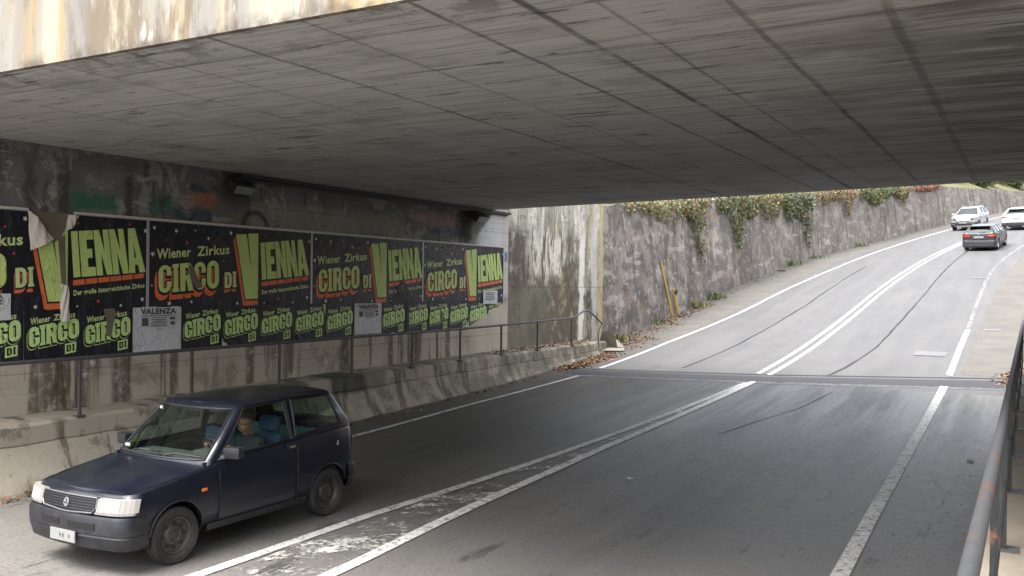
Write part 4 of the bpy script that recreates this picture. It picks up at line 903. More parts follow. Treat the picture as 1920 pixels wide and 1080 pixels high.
# ------------------------------------------------------------------ vehicles
def ring_half(xf, xr, w, rf, rr, bow, cols, nfr=6, na=5, rbow=.06, nrr=5, taper=(.05,.03)):
    pts = []; cy = w - rf; xe = xf - bow*(cy/w)**2
    for i in range(nfr): y = cy*i/nfr; pts.append((xf - bow*(y/w)**2, y))
    for i in range(na+1): a = R(90*i/na); pts.append((xe - rf + rf*math.cos(a), cy + rf*math.sin(a)))
    for x in cols: pts.append((x, w))
    cy = w - rr; xe = xr + rbow*(cy/w)**2
    for i in range(na+1): a = R(90 + 90*i/na); pts.append((xe + rr + rr*math.cos(a), cy + rr*math.sin(a)))
    for i in range(nrr-1, -1, -1): y = cy*i/nrr; pts.append((xr + rbow*(y/w)**2, y))
    m, h = (xf+xr)/2, (xf-xr)/2
    return [(x, y*(1 - taper[0]*max(0,(x-m)/h-.25)**2*1.8 - taper[1]*max(0,(m-x)/h-.4)**2*2)) for x, y in pts]
def full(half, zf):
    L_ = [Vector((x, y, zf(x, y))) for x, y in half]
    return L_ + [Vector((p.x, -p.y, p.z)) for p in L_[-2:0:-1]]
def ladder(b, half, zf, crown, m, pick_mi, flip=False):
    n = len(half); w = max(y for x, y in half); rows = []
    for x, y in half: rows.append([Vector((x, y*(1-2*k/m), zf(x, y) + crown(x)*(1-(1-2*k/m)**2)*(y/w))) for k in range(m+1)])
    for i in range(n-1):
        mi = pick_mi((half[i][0]+half[i+1][0])/2)
        b.grid([rows[i], rows[i+1]], mi, flip=flip)
def make_car(S, T, paint, detail=True):
    """S: dimensions; T: the Empty of the car. car space: x forward, y left, origin on the ground between the axles"""
    bz = lambda x, y=0: lerp(x, [p[0] for p in S['belt']][::-1], [p[1] for p in S['belt']][::-1])
    xf, xr, W = S['xf'], S['xr'], S['w']; cols = S['cols']; g0 = S['clear']
    mid = S.get('mid', .60)
    prof = [(.0,.12,.13,.09),(.22,.05,.06,.035),(.6,.012,.03,.006),(1,0,.0,0)]      # (t, front inset, rear inset, side inset) from sill to waist
    rings = []; rf, rr = S.get('rf', .16), S.get('rr', .14)
    def addr(xa, xb, w, zf): rings.append((ring_half(xa, xb, w, rf, rr, S['bow'], cols), zf))
    for t, a, c, d in prof: addr(xf - a, xr + c, W - d, (lambda z: (lambda x, y: z))(g0 + (mid-g0)*t))
    addr(xf - .02, xr + .01, W - .006, lambda x, y: mid + (bz(x)-mid)*.45)
    addr(xf - .06, xr + .02, W - .018, lambda x, y: bz(x) - .035)
    addr(xf - .075, xr + .03, W - .03, lambda x, y: bz(x) - .008)
    addr(xf - .10, xr + .045, W - .055, lambda x, y: bz(x))
    b = MB(); fr = [full(h, zf) for h, zf in rings]
    b.grid(fr, 0, closed=True)
    cow, rbk = S['cowl'], S['deck']
    ladder(b, rings[-1][0], rings[-1][1], lambda x: S['crown'] if x > cow else .01, 8, lambda x: 3 if x > cow else (2 if x > rbk else 0))
    ladder(b, rings[0][0], rings[0][1], lambda x: 0, 2, lambda x: 1, flip=True)
    tmp = b.build('tmp', [paint, M['blackp'], M['interior'], paint]); weld(tmp)
    cut = MB(); ra = S['arch']
    for xa in S['axles']:
        for sg in (1, -1):
            cut2 = [(0, -.34), (ra, -.34), (ra, .3), (0, .3)]
            cut.lathe([(.001,-.30),(ra,-.30),(ra,.25),(.001,.25)], (xa, sg*W, S['rw'] + .015), 1, 32)
    co = cut.build('cut', [paint, M['blackp'], M['interior'], paint]); weld(co)
    md = tmp.modifiers.new('b', 'BOOLEAN'); md.operation = 'DIFFERENCE'; md.solver = 'EXACT'; md.object = co
    d = DEPS(); d.update(); me = bpy.data.meshes.new_from_object(tmp.evaluated_get(d))
    bpy.data.objects.remove(tmp); bpy.data.objects.remove(co)
    d0, d1 = S['door']
    groups = {'body': MB(), 'bonnet': MB(), 'doorL': MB(), 'doorR': MB()}
    for p in me.polygons:
        if p.material_index == 2: continue
        c = p.center; k = 'body'
        if p.material_index == 3: k = 'bonnet'
        elif detail and p.material_index == 0 and d1 < c.x < d0 and c.z > g0 + .07 and abs(c.y) > W*.7: k = 'doorL' if c.y > 0 else 'doorR'
        groups[k].poly([me.vertices[i].co for i in p.vertices], 1 if p.material_index == 1 else 0)
    bpy.data.meshes.remove(me)
    body = groups['body'].build('body', [paint, M['blackp']], T); weld(body)
    parts = [body]
    bon = groups['bonnet'].build('bonnet', [paint, M['blackp']], T); weld(bon); parts.append(bon)
    doors = []
    if detail:
        for k in ('doorL', 'doorR'):
            dd = groups[k].build('door', [paint, M['blackp']], T); weld(dd); doors.append(dd); parts.append(dd)
    for q in parts:
        for p in q.data.polygons: p.use_smooth = True
        q.data.set_sharp_from_angle(angle=R(32))
    # ---- glasshouse
    gc = S['gcols']; zb = S['wz0']; zt = S['wz1']; Ws0, Ws1 = S['gw']; gf = S['gf']; gr = S['gr']; rfg, rrg = S.get('grf', .09), S.get('grr', .12); kw = dict(nfr=6, na=4, rbow=.05, nrr=5, taper=(.02,.06))
    fx = lambda t: (gf[0] + (gf[1]-gf[0])*t, gr[0] + (gr[1]-gr[0])*t)
    def gring(t, dw, zf, shrink=0):
        a, c = fx(t); return (ring_half(a - shrink, c + shrink, Ws0 + (Ws1-Ws0)*t - dw, rfg, rrg, S['gbow'], [p[0] + (p[1]-p[0])*t for p in gc], **kw), zf)
    lo = lambda x, y: lerp(x, [p[0] for p in zb][::-1], [p[1] for p in zb][::-1])
    hi = lambda x, y: lerp(x, [p[0] for p in zt][::-1], [p[1] for p in zt][::-1])
    roof = S['roof']
    GR = [gring(-.07, 0, lambda x, y: bz(x) - .03), gring(0, 0, lo), gring(.5, -.012, lambda x, y: (lo(x*1.0, y) + hi(x, y))/2), gring(1, 0, hi), gring(1.07, .012, lambda x, y: hi(x, y) + .03), gring(1.13, .05, lambda x, y: hi(x, y) + .046)]
    fr = [full(h, zf) for h, zf in GR]; n = len(fr[0]); nh = len(GR[0][0])
    c0 = 6 + 4 + 1                                     # first side column index
    segs = {}                                          # name -> list of ring intervals
    segs['windscreen'] = [('ws', list(range(0, 6)))]
    sidew = S['windows']                               # list of (col a, col b) index pairs
    glassI = {}
    for i in range(6): glassI[i] = 'windscreen'; glassI[n-1-i] = 'windscreen'
    for k, (a, c) in enumerate(sidew):
        for i in range(c0 + a, c0 + c): glassI[i] = 'side%dL' % k; glassI[n-1-i] = 'side%dR' % k
    rs = c0 + len(gc) + 4 + 1
    for i in range(rs - 1, nh-1): glassI[i] = 'rear'; glassI[n-1-i] = 'rear'
    b = MB(); gl = {}
    for r in range(len(fr)-1):
        for i in range(n):
            j = (i+1) % n; q = [fr[r][i], fr[r][j], fr[r+1][j], fr[r+1][i]]
            if r in (1, 2) and i in glassI: gl.setdefault(glassI[i], MB()).poly([p - Vector((p.x - (gf[1]+gr[1])/2, p.y, 0)).normalized()*.010 for p in q])
            else: b.poly(q)
    ladder(b, GR[-1][0], GR[-1][1], lambda x: S['rcrown'], 8, lambda x: 0)
    ro = b.build('roof', paint, T); weld(ro)
    for p in ro.data.polygons: p.use_smooth = True
    ro.data.set_sharp_from_angle(angle=R(35))
    for k, m in gl.items():
        nm = 'windscreen' if k == 'windscreen' else ('rear_window' if k == 'rear' else 'side_window')
        w = m.build(nm, S.get('glass', M['glass']) if k != 'windscreen' else S.get('glass_front', M['glass']), T); weld(w)
        for p in w.data.polygons: p.use_smooth = True
    # rubber frames round the glass
    def outline(idx): 
        a = [fr[1][i] for i in idx] + [fr[2][idx[-1]]] + [fr[3][i] for i in idx[::-1]] + [fr[2][idx[0]], fr[1][idx[0]]]; return a
    rw = S.get('seal', .012)
    for k, (a, c) in enumerate(sidew):
        idx = list(range(c0 + a, c0 + c + 1))
        for sg in (1, -1):
            b = MB(); b.tube([Vector((p.x, sg*p.y, p.z)) for p in outline(idx)], rw, 6); b.build('window_seal', M['blackp'], T)
    b = MB(); idx = [n-i for i in range(6, 0, -1)] + list(range(0, 7)); idx = [i % n for i in idx]; b.tube(outline(idx), rw*1.05, 6)
    b.build('windscreen_frame', S.get('wsframe', M['blackp']), T)
    # ---- wheels
    rw_, ww = S['rw'], S['tw']
    for xa in S['axles']:
        for sg in (1, -1):
            wy = sg*(W - .012 - ww/2); hub = S.get('hub', .64)
            e = bpy.data.objects.new('wheel', None); COL.objects.link(e); e.parent = T; e.location = (xa, wy, rw_)
            if sg < 0: e.rotation_euler = (0, 0, math.pi)
            b = MB(); h = ww/2; rr_ = rw_*hub
            b.lathe([(rr_,-h*.8),(rr_*1.06,-h),(rw_*.93,-h),(rw_,-h*.62),(rw_,h*.62),(rw_*.985,h*.75),(rw_*.93,h),(rr_*1.12,h*1.02),(rr_*1.02,h*.92),(rr_,h*.7)], (0,0,0), 0, 36); b.build('tyre', M['rubber'], e, smooth=40)
            b = MB(); b.lathe([(rr_,h*.7),(rr_*.98,h*.86),(rr_*.90,h*.8),(rr_*.84,h*.35),(rr_*.62,h*.30),(rr_*.50,h*.55),(rr_*.34,h*.62),(rr_*.30,h*.5),(rr_*.16,h*.52),(.001,h*.56)], (0,0,0), 0, 36)
            b.build('rim', S.get('rim', M['steel']), e, smooth=40)
            b = MB()
            nh_ = S.get('holes', 8)
            for k in range(nh_):
                a = 2*math.pi*k/nh_; cx, cz = rr_*.68*math.cos(a), rr_*.68*math.sin(a); r2 = rr_*(.085 if nh_ > 6 else .15)
                b.poly([(cx + r2*math.cos(2*math.pi*j/10), h*.40, cz + r2*math.sin(2*math.pi*j/10)) for j in range(10)])
            b.build('rim_hole', M['blackp'], e)
            b = MB()
            for k in range(4):
                a = 2*math.pi*k/4 + .4; b.lathe([(.012,h*.5),(.012,h*.66),(.001,h*.66)], (rr_*.23*math.cos(a), 0, rr_*.23*math.sin(a)), 0, 6)
            b.build('wheel_bolt', M['steel'], e)
    # floor and firewall inside
    b = MB(); x0, x1 = S['cowl'] + .1, S['xr'] + .25; b.box((x1, -W + .14, g0 + .08), (x0, W - .14, g0 + .12)); b.box((x0 - .02, -W + .1, g0 + .1), (x0, W - .1, bz(x0) - .05))
    for sg in (1, -1): b.box((x1, sg*(W-.10) - .012, g0 + .1), (x0, sg*(W-.10) + .012, bz(0) - .03))
    b.build('cabin_lining', M['interior'], T)
    return fr, bz, doors, c0, n

def xfront(S, y, inset=0): return S['xf'] - inset - S['bow']*(min(abs(y), S['w']-.16)/S['w'])**2 - max(0, abs(y) - (S['w']-.20))**2*3.2
def xrear(S, y, inset=0): return S['xr'] + inset + .06*(min(abs(y), S['w']-.14)/S['w'])**2 + max(0, abs(y) - (S['w']-.18))**2*3.2
def patch(name, S, T, mat, y0, y1, z0, z1, front=True, proud=.012, inset=0, tilt=0, n=6, z0b=None, z1b=None, thick=.03, smooth=None, rnd=0):
    """a curved panel following the nose or tail; z0b/z1b are the heights at the y1 end"""
    b = MB(); f = xfront if front else xrear; sg = 1 if front else -1; rows = []; back = []
    for j in range(5):
        v = j/4; row = []; bk = []
        for i in range(n+1):
            u = i/n; y = y0 + (y1-y0)*u; a = z0 + ((z0b if z0b is not None else z0) - z0)*u; c = z1 + ((z1b if z1b is not None else z1) - z1)*u
            z = a + (c-a)*v; k = proud - rnd*(abs(2*v-1)**4 + 0*abs(2*u-1)**6)
            x = f(S, y, inset) + sg*(k - tilt*(z - (z0+z1)/2)); row.append((x, y, z)); bk.append((x - sg*thick, y, z))
        rows.append(row); back.append(bk)
    b.grid(rows); b.grid(back, flip=True)
    rim = rows[0] + [r[-1] for r in rows[1:]] + rows[-1][-2::-1] + [r[0] for r in rows[-2:0:-1]]; rimb = back[0] + [r[-1] for r in back[1:]] + back[-1][-2::-1] + [r[0] for r in back[-2:0:-1]]
    b.grid([rim, rimb], closed=True)
    return b.build(name, mat, T, smooth=30)
def bumper(S, T, front, z0, z1, proud, mat, wrap, split=None):
    """wrap-round bumper strip from the arch round the nose or tail"""
    W = S['w']; half = ring_half(S['xf'] + proud, S['xr'] - proud, W + .012, S.get('rf',.16), S.get('rr',.14), S['bow'], [wrap, wrap - .001] if front else [wrap + .001, wrap])
    k = 6 + 5 + 1 + 1
    pts = half[:k] if front else half[k-0:]
    pts = pts if front else pts[::-1]
    line = [(x, -y) for x, y in pts[::-1]] + pts[1:]
    zs = [(z0, -.10), (z0 + .025, -.035), (z0 + (z1-z0)*.42, -.004), (z0 + (z1-z0)*.47, -.012), (z0 + (z1-z0)*.5, 0), (z1 - .03, 0.0), (z1, -.018), (z1 + .004, -.09)]
    cx = (S['xf'] + S['xr'])/2; b = MB(); rows = []
    for z, ins in zs:
        row = []
        for x, y in line:
            d = Vector((x - (S['axles'][0] if front else S['axles'][1])*.75, y*.7, 0)).normalized(); row.append((x + d.x*ins, y + d.y*ins, z))
        rows.append(row)
    b.grid(rows); return b.build('bumper', mat, T, smooth=35)
def plate(S, T, front, z, y=0, w=.26, h=.055, proud=.05, inset=0):
    f = xfront if front else xrear; sg = 1 if front else -1; x = f(S, y, inset) + sg*proud
    b = MB(); b.box((x - .006, y - w, z - h), (x + .006, y + w, z + h)); p = b.build('number_plate', M['plate'], T)
    return p
Y10 = dict(xf=1.71, xr=-1.60, w=.752, clear=.225, mid=.60, bow=.10, rf=.15, rr=.13, cols=[1.30,1.2,1.1,.9,.72,.57,.3,0,-.3,-.535,-.68,-.85,-1.05,-1.2],
  belt=[(1.71,.725),(1.5,.745),(1.1,.80),(.62,.872),(.45,.90),(0,.925),(-.5,.955),(-1.3,.995),(-1.6,1.0)], cowl=.62, deck=-1.45, crown=.03, arch=.315, axles=(1.09,-1.065), rw=.273, tw=.155, door=(.575,-.54),
  gcols=[(.53,.11),(.2,-.02),(-.15,-.22),(-.47,-.45),(-.545,-.57),(-.95,-.90),(-1.32,-1.19)], windows=[(0,3),(4,6)], wz0=[(.8,.895),(.62,.918),(.5,.932),(0,.945),(-.47,.968),(-.54,.99),(-1.33,1.05),(-1.6,1.06)], wz1=[(.4,1.345),(.1,1.362),(-.5,1.385),(-1.4,1.375)],
  gw=(.70,.585), gf=(.745,.275), gr=(-1.585,-1.375), grf=.06, grr=.09, gbow=.09, roof=1.43, rcrown=.025, wsframe=M['plastic'], hub=.66, holes=8)
car = empty('parked_car' if False else 'hatchback_car', 'dark navy three-door hatchback with lit headlights driving in the near lane', 'car', (-7.78, 7.07, P(7, -2).z), R(-90))
fr, bz, doors, c0, n_ = make_car(Y10, car, M['navy'])
S = Y10
bumper(S, car, True, .215, .545, .055, M['plastic'], 1.42); bumper(S, car, False, .25, .56, .045, M['plastic'], -1.40)
for sg, a, c in ((1, .40, .735), (-1, -.735, -.40)):
    e = patch('headlight', S, car, M['lamp'], a, c, .583, .703, proud=.028, tilt=.22, thick=.06, n=8)
    patch('reflector', S, e, M['beam'], (a + .06) if sg > 0 else (a + .10), (c - .10) if sg > 0 else (c - .06), .60, .69, proud=.031, tilt=.22, thick=.01, n=8)
    b = MB()
    for k in range(9):
        y = a + (c-a)*(k + .5)/9; b.tube([(xfront(S, y) + .032 - .22*(z - .645), y, z) for z in (.584,.645,.706)], .0025, 4)
    b.build('lens_flute', M['lamp'], e)
    patch('headlight_rim', S, e, M['chrome'], a - .012 if sg > 0 else a - .004, c + (.004 if sg > 0 else .012), .566, .580, proud=.032, tilt=.0, inset=-.012)
gr_ = patch('grille', S, car, M['blackp'], -.385, .385, .572, .705, proud=.020, tilt=.22, n=8)
b = MB()
for k in range(5):
    z = .59 + .024*k; b.tube([(xfront(S, y) + .026 - .22*(z - .64), y, z) for y in (-.37,-.2,0,.2,.37)], .004, 5)
b.build('grille_bar', M['plastic'], gr_)
b = MB(); fz = lambda y, z: (xfront(S, y) + .026 - .22*(z - .64), y, z)
b.tube([fz(-.385,.708), fz(-.2,.709), fz(0,.709), fz(.2,.709), fz(.385,.708), fz(.392,.62), fz(.35,.572), fz(.1,.560), fz(0,.558), fz(-.1,.560), fz(-.35,.572), fz(-.392,.62), fz(-.385,.708)], .008, 6); b.build('grille_surround', M['dull_trim'], gr_)
b = MB(); b.poly([(xfront(S, 0) + .030 - .22*(z - .64), y, z) for y, z in [(.038*math.cos(R(20*k)), .638 + .042*math.sin(R(20*k))) for k in range(18)]]); em = b.build('emblem', M['chrome'], gr_)
b = MB()
for k in range(3):
    a = 90 + 120*k; b.poly([(xfront(S, 0) + .033 - .22*(.638 + r*math.sin(R(t)) - .64), r*math.cos(R(t)), .638 + r*math.sin(R(t))) for r, t in ((.006,a-60),(.016,a-30),(.034,a),(.016,a+30))])
b.build('emblem_mark', M['plastic'], gr_)
plate(S, car, True, .335, 0, .18, .052, proud=.062)
b = MB()
random.seed(4)
for i in range(7):
    y = -.13 + .043*i; b.box((xfront(S, y) + .069, y, .318), (xfront(S, y) + .0705, y + .022, .352)) if i % 3 != 1 else None
b.build('plate_characters', M['ink_grey'], car)
for y0, y1 in ((-.36,-.07),(.06,.40)): patch('air_slot', S, car, M['blackp'], y0, y1, .425, .48, proud=.0595, thick=.02)
# side details
W = S['w']
for sg in (1, -1):
    dr = doors[0] if sg > 0 else doors[1]
    b = MB(); b.box((-.50, sg*W - .006, .872), (-.37, sg*W + .010, .925), bev=.006); b.build('handle', M['plastic'], dr)
    b = MB(); b.box((-.485, sg*(W+.0105) - .001, .884), (-.40, sg*(W+.0105) + .001, .906)); b.build('handle_grip', M['chrome'], dr)
    b = MB(); b.tube([(.573, sg*(W-.026), .30), (.576, sg*(W+.001), .45), (.576, sg*(W+.003), .60), (.576, sg*(W-.004), .75), (.573, sg*(W-.03), .865)], .005, 5); b.tube([(-.537, sg*(W-.026), .30), (-.537, sg*(W+.001), .45), (-.537, sg*(W+.003), .60), (-.537, sg*(W-.003), .80), (-.537, sg*(W-.03), .945)], .006, 5, 1); b.tube([(.57, sg*(W-.03), .292), (-.53, sg*(W-.03), .292)], .004, 5)
    b.build('door_seam', [M['blackp'], M['plastic']], dr)
    # mirror
    e = MB(); rot = Matrix.Translation((.47, sg*(W+.075), .975)) @ Matrix.Rotation(sg*R(12), 4, 'Z'); e.box((-.05, -.095, -.058), (.055, .095, .058), mat=rot, bev=.022); mm = e.build('door_mirror', M['plastic'], dr, smooth=40)
    e = MB(); e.box((-.056, -.08, -.045), (-.050, .08, .045), mat=rot); e.build('mirror_glass', M['chrome'], dr)
    e = MB(); e.poly([(.58, sg*(W-.048), .905), (.44, sg*(W-.05), .905), (.47, sg*(W-.02), .99)]); e.tube([(.50, sg*(W-.04), .92), (.49, sg*(W+.03), .955)], .018, 6); e.build('mirror_arm', M['chrome'], dr)
    b = MB(); b.box((.745, sg*W - .004, .640), (.805, sg*W + .010, .668), bev=.004); b.build('side_marker', M['amber'], car)
    b = MB(); b.tube([(-1.21, sg*(W-.005), .85), (-1.21, sg*(W-.006), .80)], .011, 6); b.build('fuel_lock' if sg > 0 else 'trim_clip', M['chrome'], car)
    b = MB(); b.grid([[(x, sg*(W - d), z) for x in frange(.72, -.70, .1)] for d, z in ((.10,.20),(.03,.235),(.022,.29),(.03,.30))]); b.build('sill', M['plastic'], car)
    # grey frame of the door glass along the pillar, and the roof gutter
    b = MB(); b.tube([Vector((-.485, sg*.712, .97)), Vector((-.478, sg*.655, 1.18)), Vector((-.475, sg*.596, 1.385))], .012, 6); b.build('pillar_strip', M['alu'] if False else M['plastic'], car)
    b = MB(); b.tube([(x, sg*(.587 - .0*x), lerp(x, [-1.3,-.5,.1], [1.402,1.412,1.388])) for x in (.13,-.1,-.5,-.9,-1.2)], .007, 5); b.build('roof_gutter', M['blackp'], car)
    # arch lips
    for xa in S['axles']:
        b = MB(); b.tube([(xa + .318*math.cos(R(t)), sg*(W + .002 - .012*abs(math.cos(R(t)))), .288 + .318*math.sin(R(t))) for t in range(8, 173, 12)], .008, 5); b.build('wheel_arch_lip', M['plastic'], car)
b = MB(); b.tube([(xfront(S,0)-.05, 0, .74), (xfront(S,.4)-.04, .4, .733), (xfront(S,.58)-.05, .60, .737), (1.3, .675, .778), (.9, .70, .833), (.62, .70, .874)], .004, 5); b.tube([(xfront(S,0)-.05, 0, .74), (xfront(S,.4)-.04, -.4, .733), (xfront(S,.58)-.05, -.60, .737), (1.3, -.675, .778), (.9, -.70, .833), (.62, -.70, .874)], .004, 5)
b.build('bonnet_seam', M['blackp'], car)
for y, ln in ((-.42, .42), (.10, .46)):
    b = MB(); b.tube([(.74 - .09*abs(y), y, .915), (.70, y + .12, .945), (.685 - .02, y + ln, .935)], .009, 5); b.build('wiper', M['blackp'], car)
for y, z, w in ((-.565, .955, .035), (-.50, 1.315, .02)):
    x = lerp(z, [.92, 1.35], [.675, .225]); b = MB(); b.box((x - .004, y - w, z - .014), (x + .010, y + w, z + .014)); b.build('sticker', M['litter'], car)
# tail
for sg in (1, -1): patch('tail_light', S, car, M['tail_off'], sg*.48, sg*.70, .62, .86, front=False, proud=.015)
plate(S, car, False, .70, 0, .26, .055, proud=.03)
# cabin
b = MB(); b.box((.28, -.60, .62), (.63, .60, .895), bev=.04); b.box((.24, .16, .84), (.42, .52, .935), bev=.03); b.build('dashboard', M['dash'], car, smooth=40)
b = MB(); c = Vector((.24, .34, .90)); ax = Vector((-.82, 0, .57)).normalized(); u = Vector((0,1,0)); v = ax.cross(u)
b.tube([c + (u*math.cos(R(15*k)) + v*math.sin(R(15*k)))*.185 for k in range(25)], .013, 6, cap=False); b.tube([c - v*.18, c + v*.0, c - u*.18], .012, 5); b.tube([c, c + u*.18], .012, 5); b.tube([c, c - ax*.2], .03, 6); b.build('steering_wheel', M['blackp'], car, smooth=50)
for y in (.34, -.34):
    b = MB(); rot = Matrix.Translation((-.36, y, .46)) @ Matrix.Rotation(R(-14), 4, 'Y')
    b.box((-.07, -.24, 0), (.07, .24, .56), mat=rot, bev=.05); b.box((-.05, -.25, -.09), (.52, .25, .05), mat=Matrix.Translation((-.36, y, .40)), bev=.04); s_ = b.build('front_seat', M['seat_blue'] if y > 0 else M['seat_dim'], car, smooth=50)
    b = MB(); b.box((-.05, -.135, .575), (.05, .135, .76), mat=rot, bev=.045); b.build('headrest', M['seat_blue'] if y > 0 else M['interior'], s_, smooth=50)
b = MB(); rot = Matrix.Translation((-1.0, 0, .45)) @ Matrix.Rotation(R(-16), 4, 'Y'); b.box((-.07, -.58, 0), (.07, .58, .55), mat=rot, bev=.05); b.box((-.05, -.58, -.12), (.5, .58, .02), mat=Matrix.Translation((-1.0, 0, .44)), bev=.04); b.build('rear_seat', M['seat_teal'], car, smooth=50)
b = MB(); b.box((-.012, -.10, -.03), (.012, .10, .03), mat=Matrix.Translation((.28, .0, 1.285)), bev=.01); b.tube([(.29, 0, 1.29), (.24, 0, 1.36)], .008, 5); b.build('rear_view_mirror', M['blackp'], car)

# driver: one skinned body seated at the wheel
def skin_body(name, nodes, edges, sub=2):
    me = bpy.data.meshes.new(name); me.from_pydata([p for p, r in nodes], edges, []); o = bpy.data.objects.new('tmp', me); COL.objects.link(o)
    md = o.modifiers.new('s', 'SKIN'); md.use_smooth_shade = True
    for i, (p, r) in enumerate(nodes):
        sv = me.skin_vertices[0].data[i]; sv.radius = r if isinstance(r, tuple) else (r, r); sv.use_root = (i == 0)
    ss = o.modifiers.new('u', 'SUBSURF'); ss.levels = sub; ss.render_levels = sub
    d = DEPS(); d.update(); out = bpy.data.meshes.new_from_object(o.evaluated_get(d)); bpy.data.objects.remove(o); bpy.data.meshes.remove(me); return out
nodes = []; edges = []
def nd(p, r, par=None):
    nodes.append((tuple(p), r))
    if par is not None: edges.append((par, len(nodes)-1))
    return len(nodes)-1
Y0 = .34
pel = nd((-.24,Y0,.52), .14); bel = nd((-.245,Y0,.68), .135, pel); che = nd((-.235,Y0,.87), .145, bel); nk0 = nd((-.215,Y0,1.00), .075, che); nk = nd((-.19,Y0,1.065), .052, nk0)
h1 = nd((-.155,Y0,1.125), .078, nk); h2 = nd((-.145,Y0,1.195), .094, h1); h3 = nd((-.155,Y0,1.262), .070, h2)
nose = nd((-.052,Y0,1.192), .018, h2); nd((-.028,Y0,1.172), .013, nose); nd((-.072,Y0,1.108), .030, h1)
for sg in (1,-1):
    ear = nd((-.150,Y0+sg*.083,1.185), .018, h2); nd((-.158,Y0+sg*.095,1.19), .02, ear)
    sh = nd((-.225,Y0+sg*.165,.955), .068, che); el = nd((-.07,Y0+sg*.225,.775), .046, sh); wr = nd((.155,Y0+sg*.175,.905), .030, el); pa = nd((.20,Y0+sg*.168,.94), (.034,.020), wr)
    for k, (dy, ln) in enumerate(((-.030,.8),(-.010,1.0),(.010,.95),(.030,.75))):
        f1 = nd((.235,Y0+sg*.165+dy,.965+.01*ln), .0095, pa); f2 = nd((.262,Y0+sg*.162+dy,.955+.004*k), .0088, f1); f3 = nd((.262,Y0+sg*.160+dy,.930), .0078, f2)
    t1 = nd((.195,Y0+sg*.125,.945), .012, pa); nd((.222,Y0+sg*.108,.935), .0095, t1)
    hp = nd((-.18,Y0+sg*.09,.50), .085, pel); kn = nd((.24,Y0+sg*.12,.58), .062, hp); an = nd((.50,Y0+sg*.11,.30), .042, kn); nd((.60,Y0+sg*.11,.30), .036, an)
me = skin_body('person', nodes, edges)
for m in ('skin','jacket','trousers'): me.materials.append(M[m])
for p in me.polygons:
    c = p.center; p.use_smooth = True
    p.material_index = 0 if (c.z > 1.035 or (c.x > .165 and c.z > .84)) else (2 if c.z < .60 else 1)
me.transform(Matrix.Translation((.25, -Y0, -.40)))
per = bpy.data.objects.new('person', me); COL.objects.link(per); per.rotation_euler = (0,0,R(-90)); per.location = Vector(car.location) + Vector((Y0, .25, .40)); tag(per, 'driver in a dark jacket holding the steering wheel of the navy hatchback', 'person')
def pchild(b, name, mat, smooth=50):
    o = b.build(name, mat, smooth=smooth); o.data.transform(Matrix.Translation((.25, -Y0, -.40))); o.parent = per; return o
def ball(b, c, r, n=10):
    b.grid([[Vector(c) + Vector((r[0]*math.sin(R(180*i/n))*math.cos(R(360*j/(2*n))), r[1]*math.sin(R(180*i/n))*math.sin(R(360*j/(2*n))), r[2]*math.cos(R(180*i/n)))) for j in range(2*n)] for i in range(n+1)], closed=True)
b = MB(); ball(b, (-.172,Y0,1.232), (.105,.097,.105)); pchild(b, 'hair', M['hair'])
b = MB()
for sg in (1,-1):
    b = MB(); ball(b, (-.060,Y0+sg*.034,1.208), (.007,.009,.006), 6); pchild(b, 'eye', M['dark_eye']); b = MB(); b.tube([(-.062,Y0+sg*.015,1.228), (-.056,Y0+sg*.035,1.233), (-.068,Y0+sg*.058,1.226)], .0035, 5); pchild(b, 'eyebrow', M['hair'])
b = MB(); b.tube([(-.048,Y0-.026,1.130), (-.040,Y0,1.132), (-.048,Y0+.026,1.130)], .006, 5); pchild(b, 'mouth', M['jacket'])

# ---- three cars on the ramp
def place(name, lab, s, o_, up):
    t = float(np.interp(s, SS, TH)); gsl = float(np.interp(s, GK, GV)); e = empty(name, lab, 'car', P(s, o_, .012), 0)
    e.rotation_euler = (0, -math.atan(gsl) if up else math.atan(gsl), math.pi/2 - t if up else -math.pi/2 - t); return e
gcom = dict(rf=.18, rr=.18, bow=.16, cols=[1.6,1.4,1.1,.75,.4,0,-.4,-.8,-1.1,-1.4,-1.65], crown=.05, rcrown=.03, hub=.70, holes=5, rim=M['alu'], seal=.014, wsframe=M['blackp'])
EST = dict(gcom, xf=2.3, xr=-2.3, w=.905, clear=.21, mid=.66, belt=[(2.3,.78),(2.0,.85),(1.1,.97),(0,.97),(-1,.99),(-2.3,1.02)], cowl=1.05, deck=-2.1, arch=.37, axles=(1.42,-1.38), rw=.325, tw=.22, door=(.9,-.2), gcols=[(.72,.14),(.1,0),(-.28,-.32),(-.36,-.4),(-1.15,-1.08),(-1.24,-1.17),(-1.86,-1.58)], windows=[(0,2),(3,4),(5,6)], wz0=[(1.2,.99),(.8,1.01),(-2.3,1.045)], wz1=[(.4,1.36),(-.5,1.385),(-1.9,1.35)], gw=(.835,.615), gf=(1.13,.42), gr=(-2.26,-1.86), gbow=.14, roof=1.45)
SUV = dict(gcom, xf=2.3, xr=-2.3, w=.93, clear=.25, mid=.78, belt=[(2.3,.98),(2.05,1.04),(1.1,1.13),(0,1.12),(-2.3,1.17)], cowl=1.05, deck=-2.1, arch=.40, axles=(1.40,-1.35), rw=.365, tw=.235, door=(.9,-.2), gcols=[(.66,.14),(.1,0),(-.28,-.32),(-.36,-.4),(-1.15,-1.08),(-1.24,-1.17),(-1.85,-1.62)], windows=[(0,2),(3,4),(5,6)], wz0=[(1.2,1.15),(.8,1.17),(-2.3,1.21)], wz1=[(.4,1.59),(-.5,1.615),(-1.9,1.59)], gw=(.855,.655), gf=(1.12,.42), gr=(-2.25,-1.92), gbow=.14, roof=1.7)
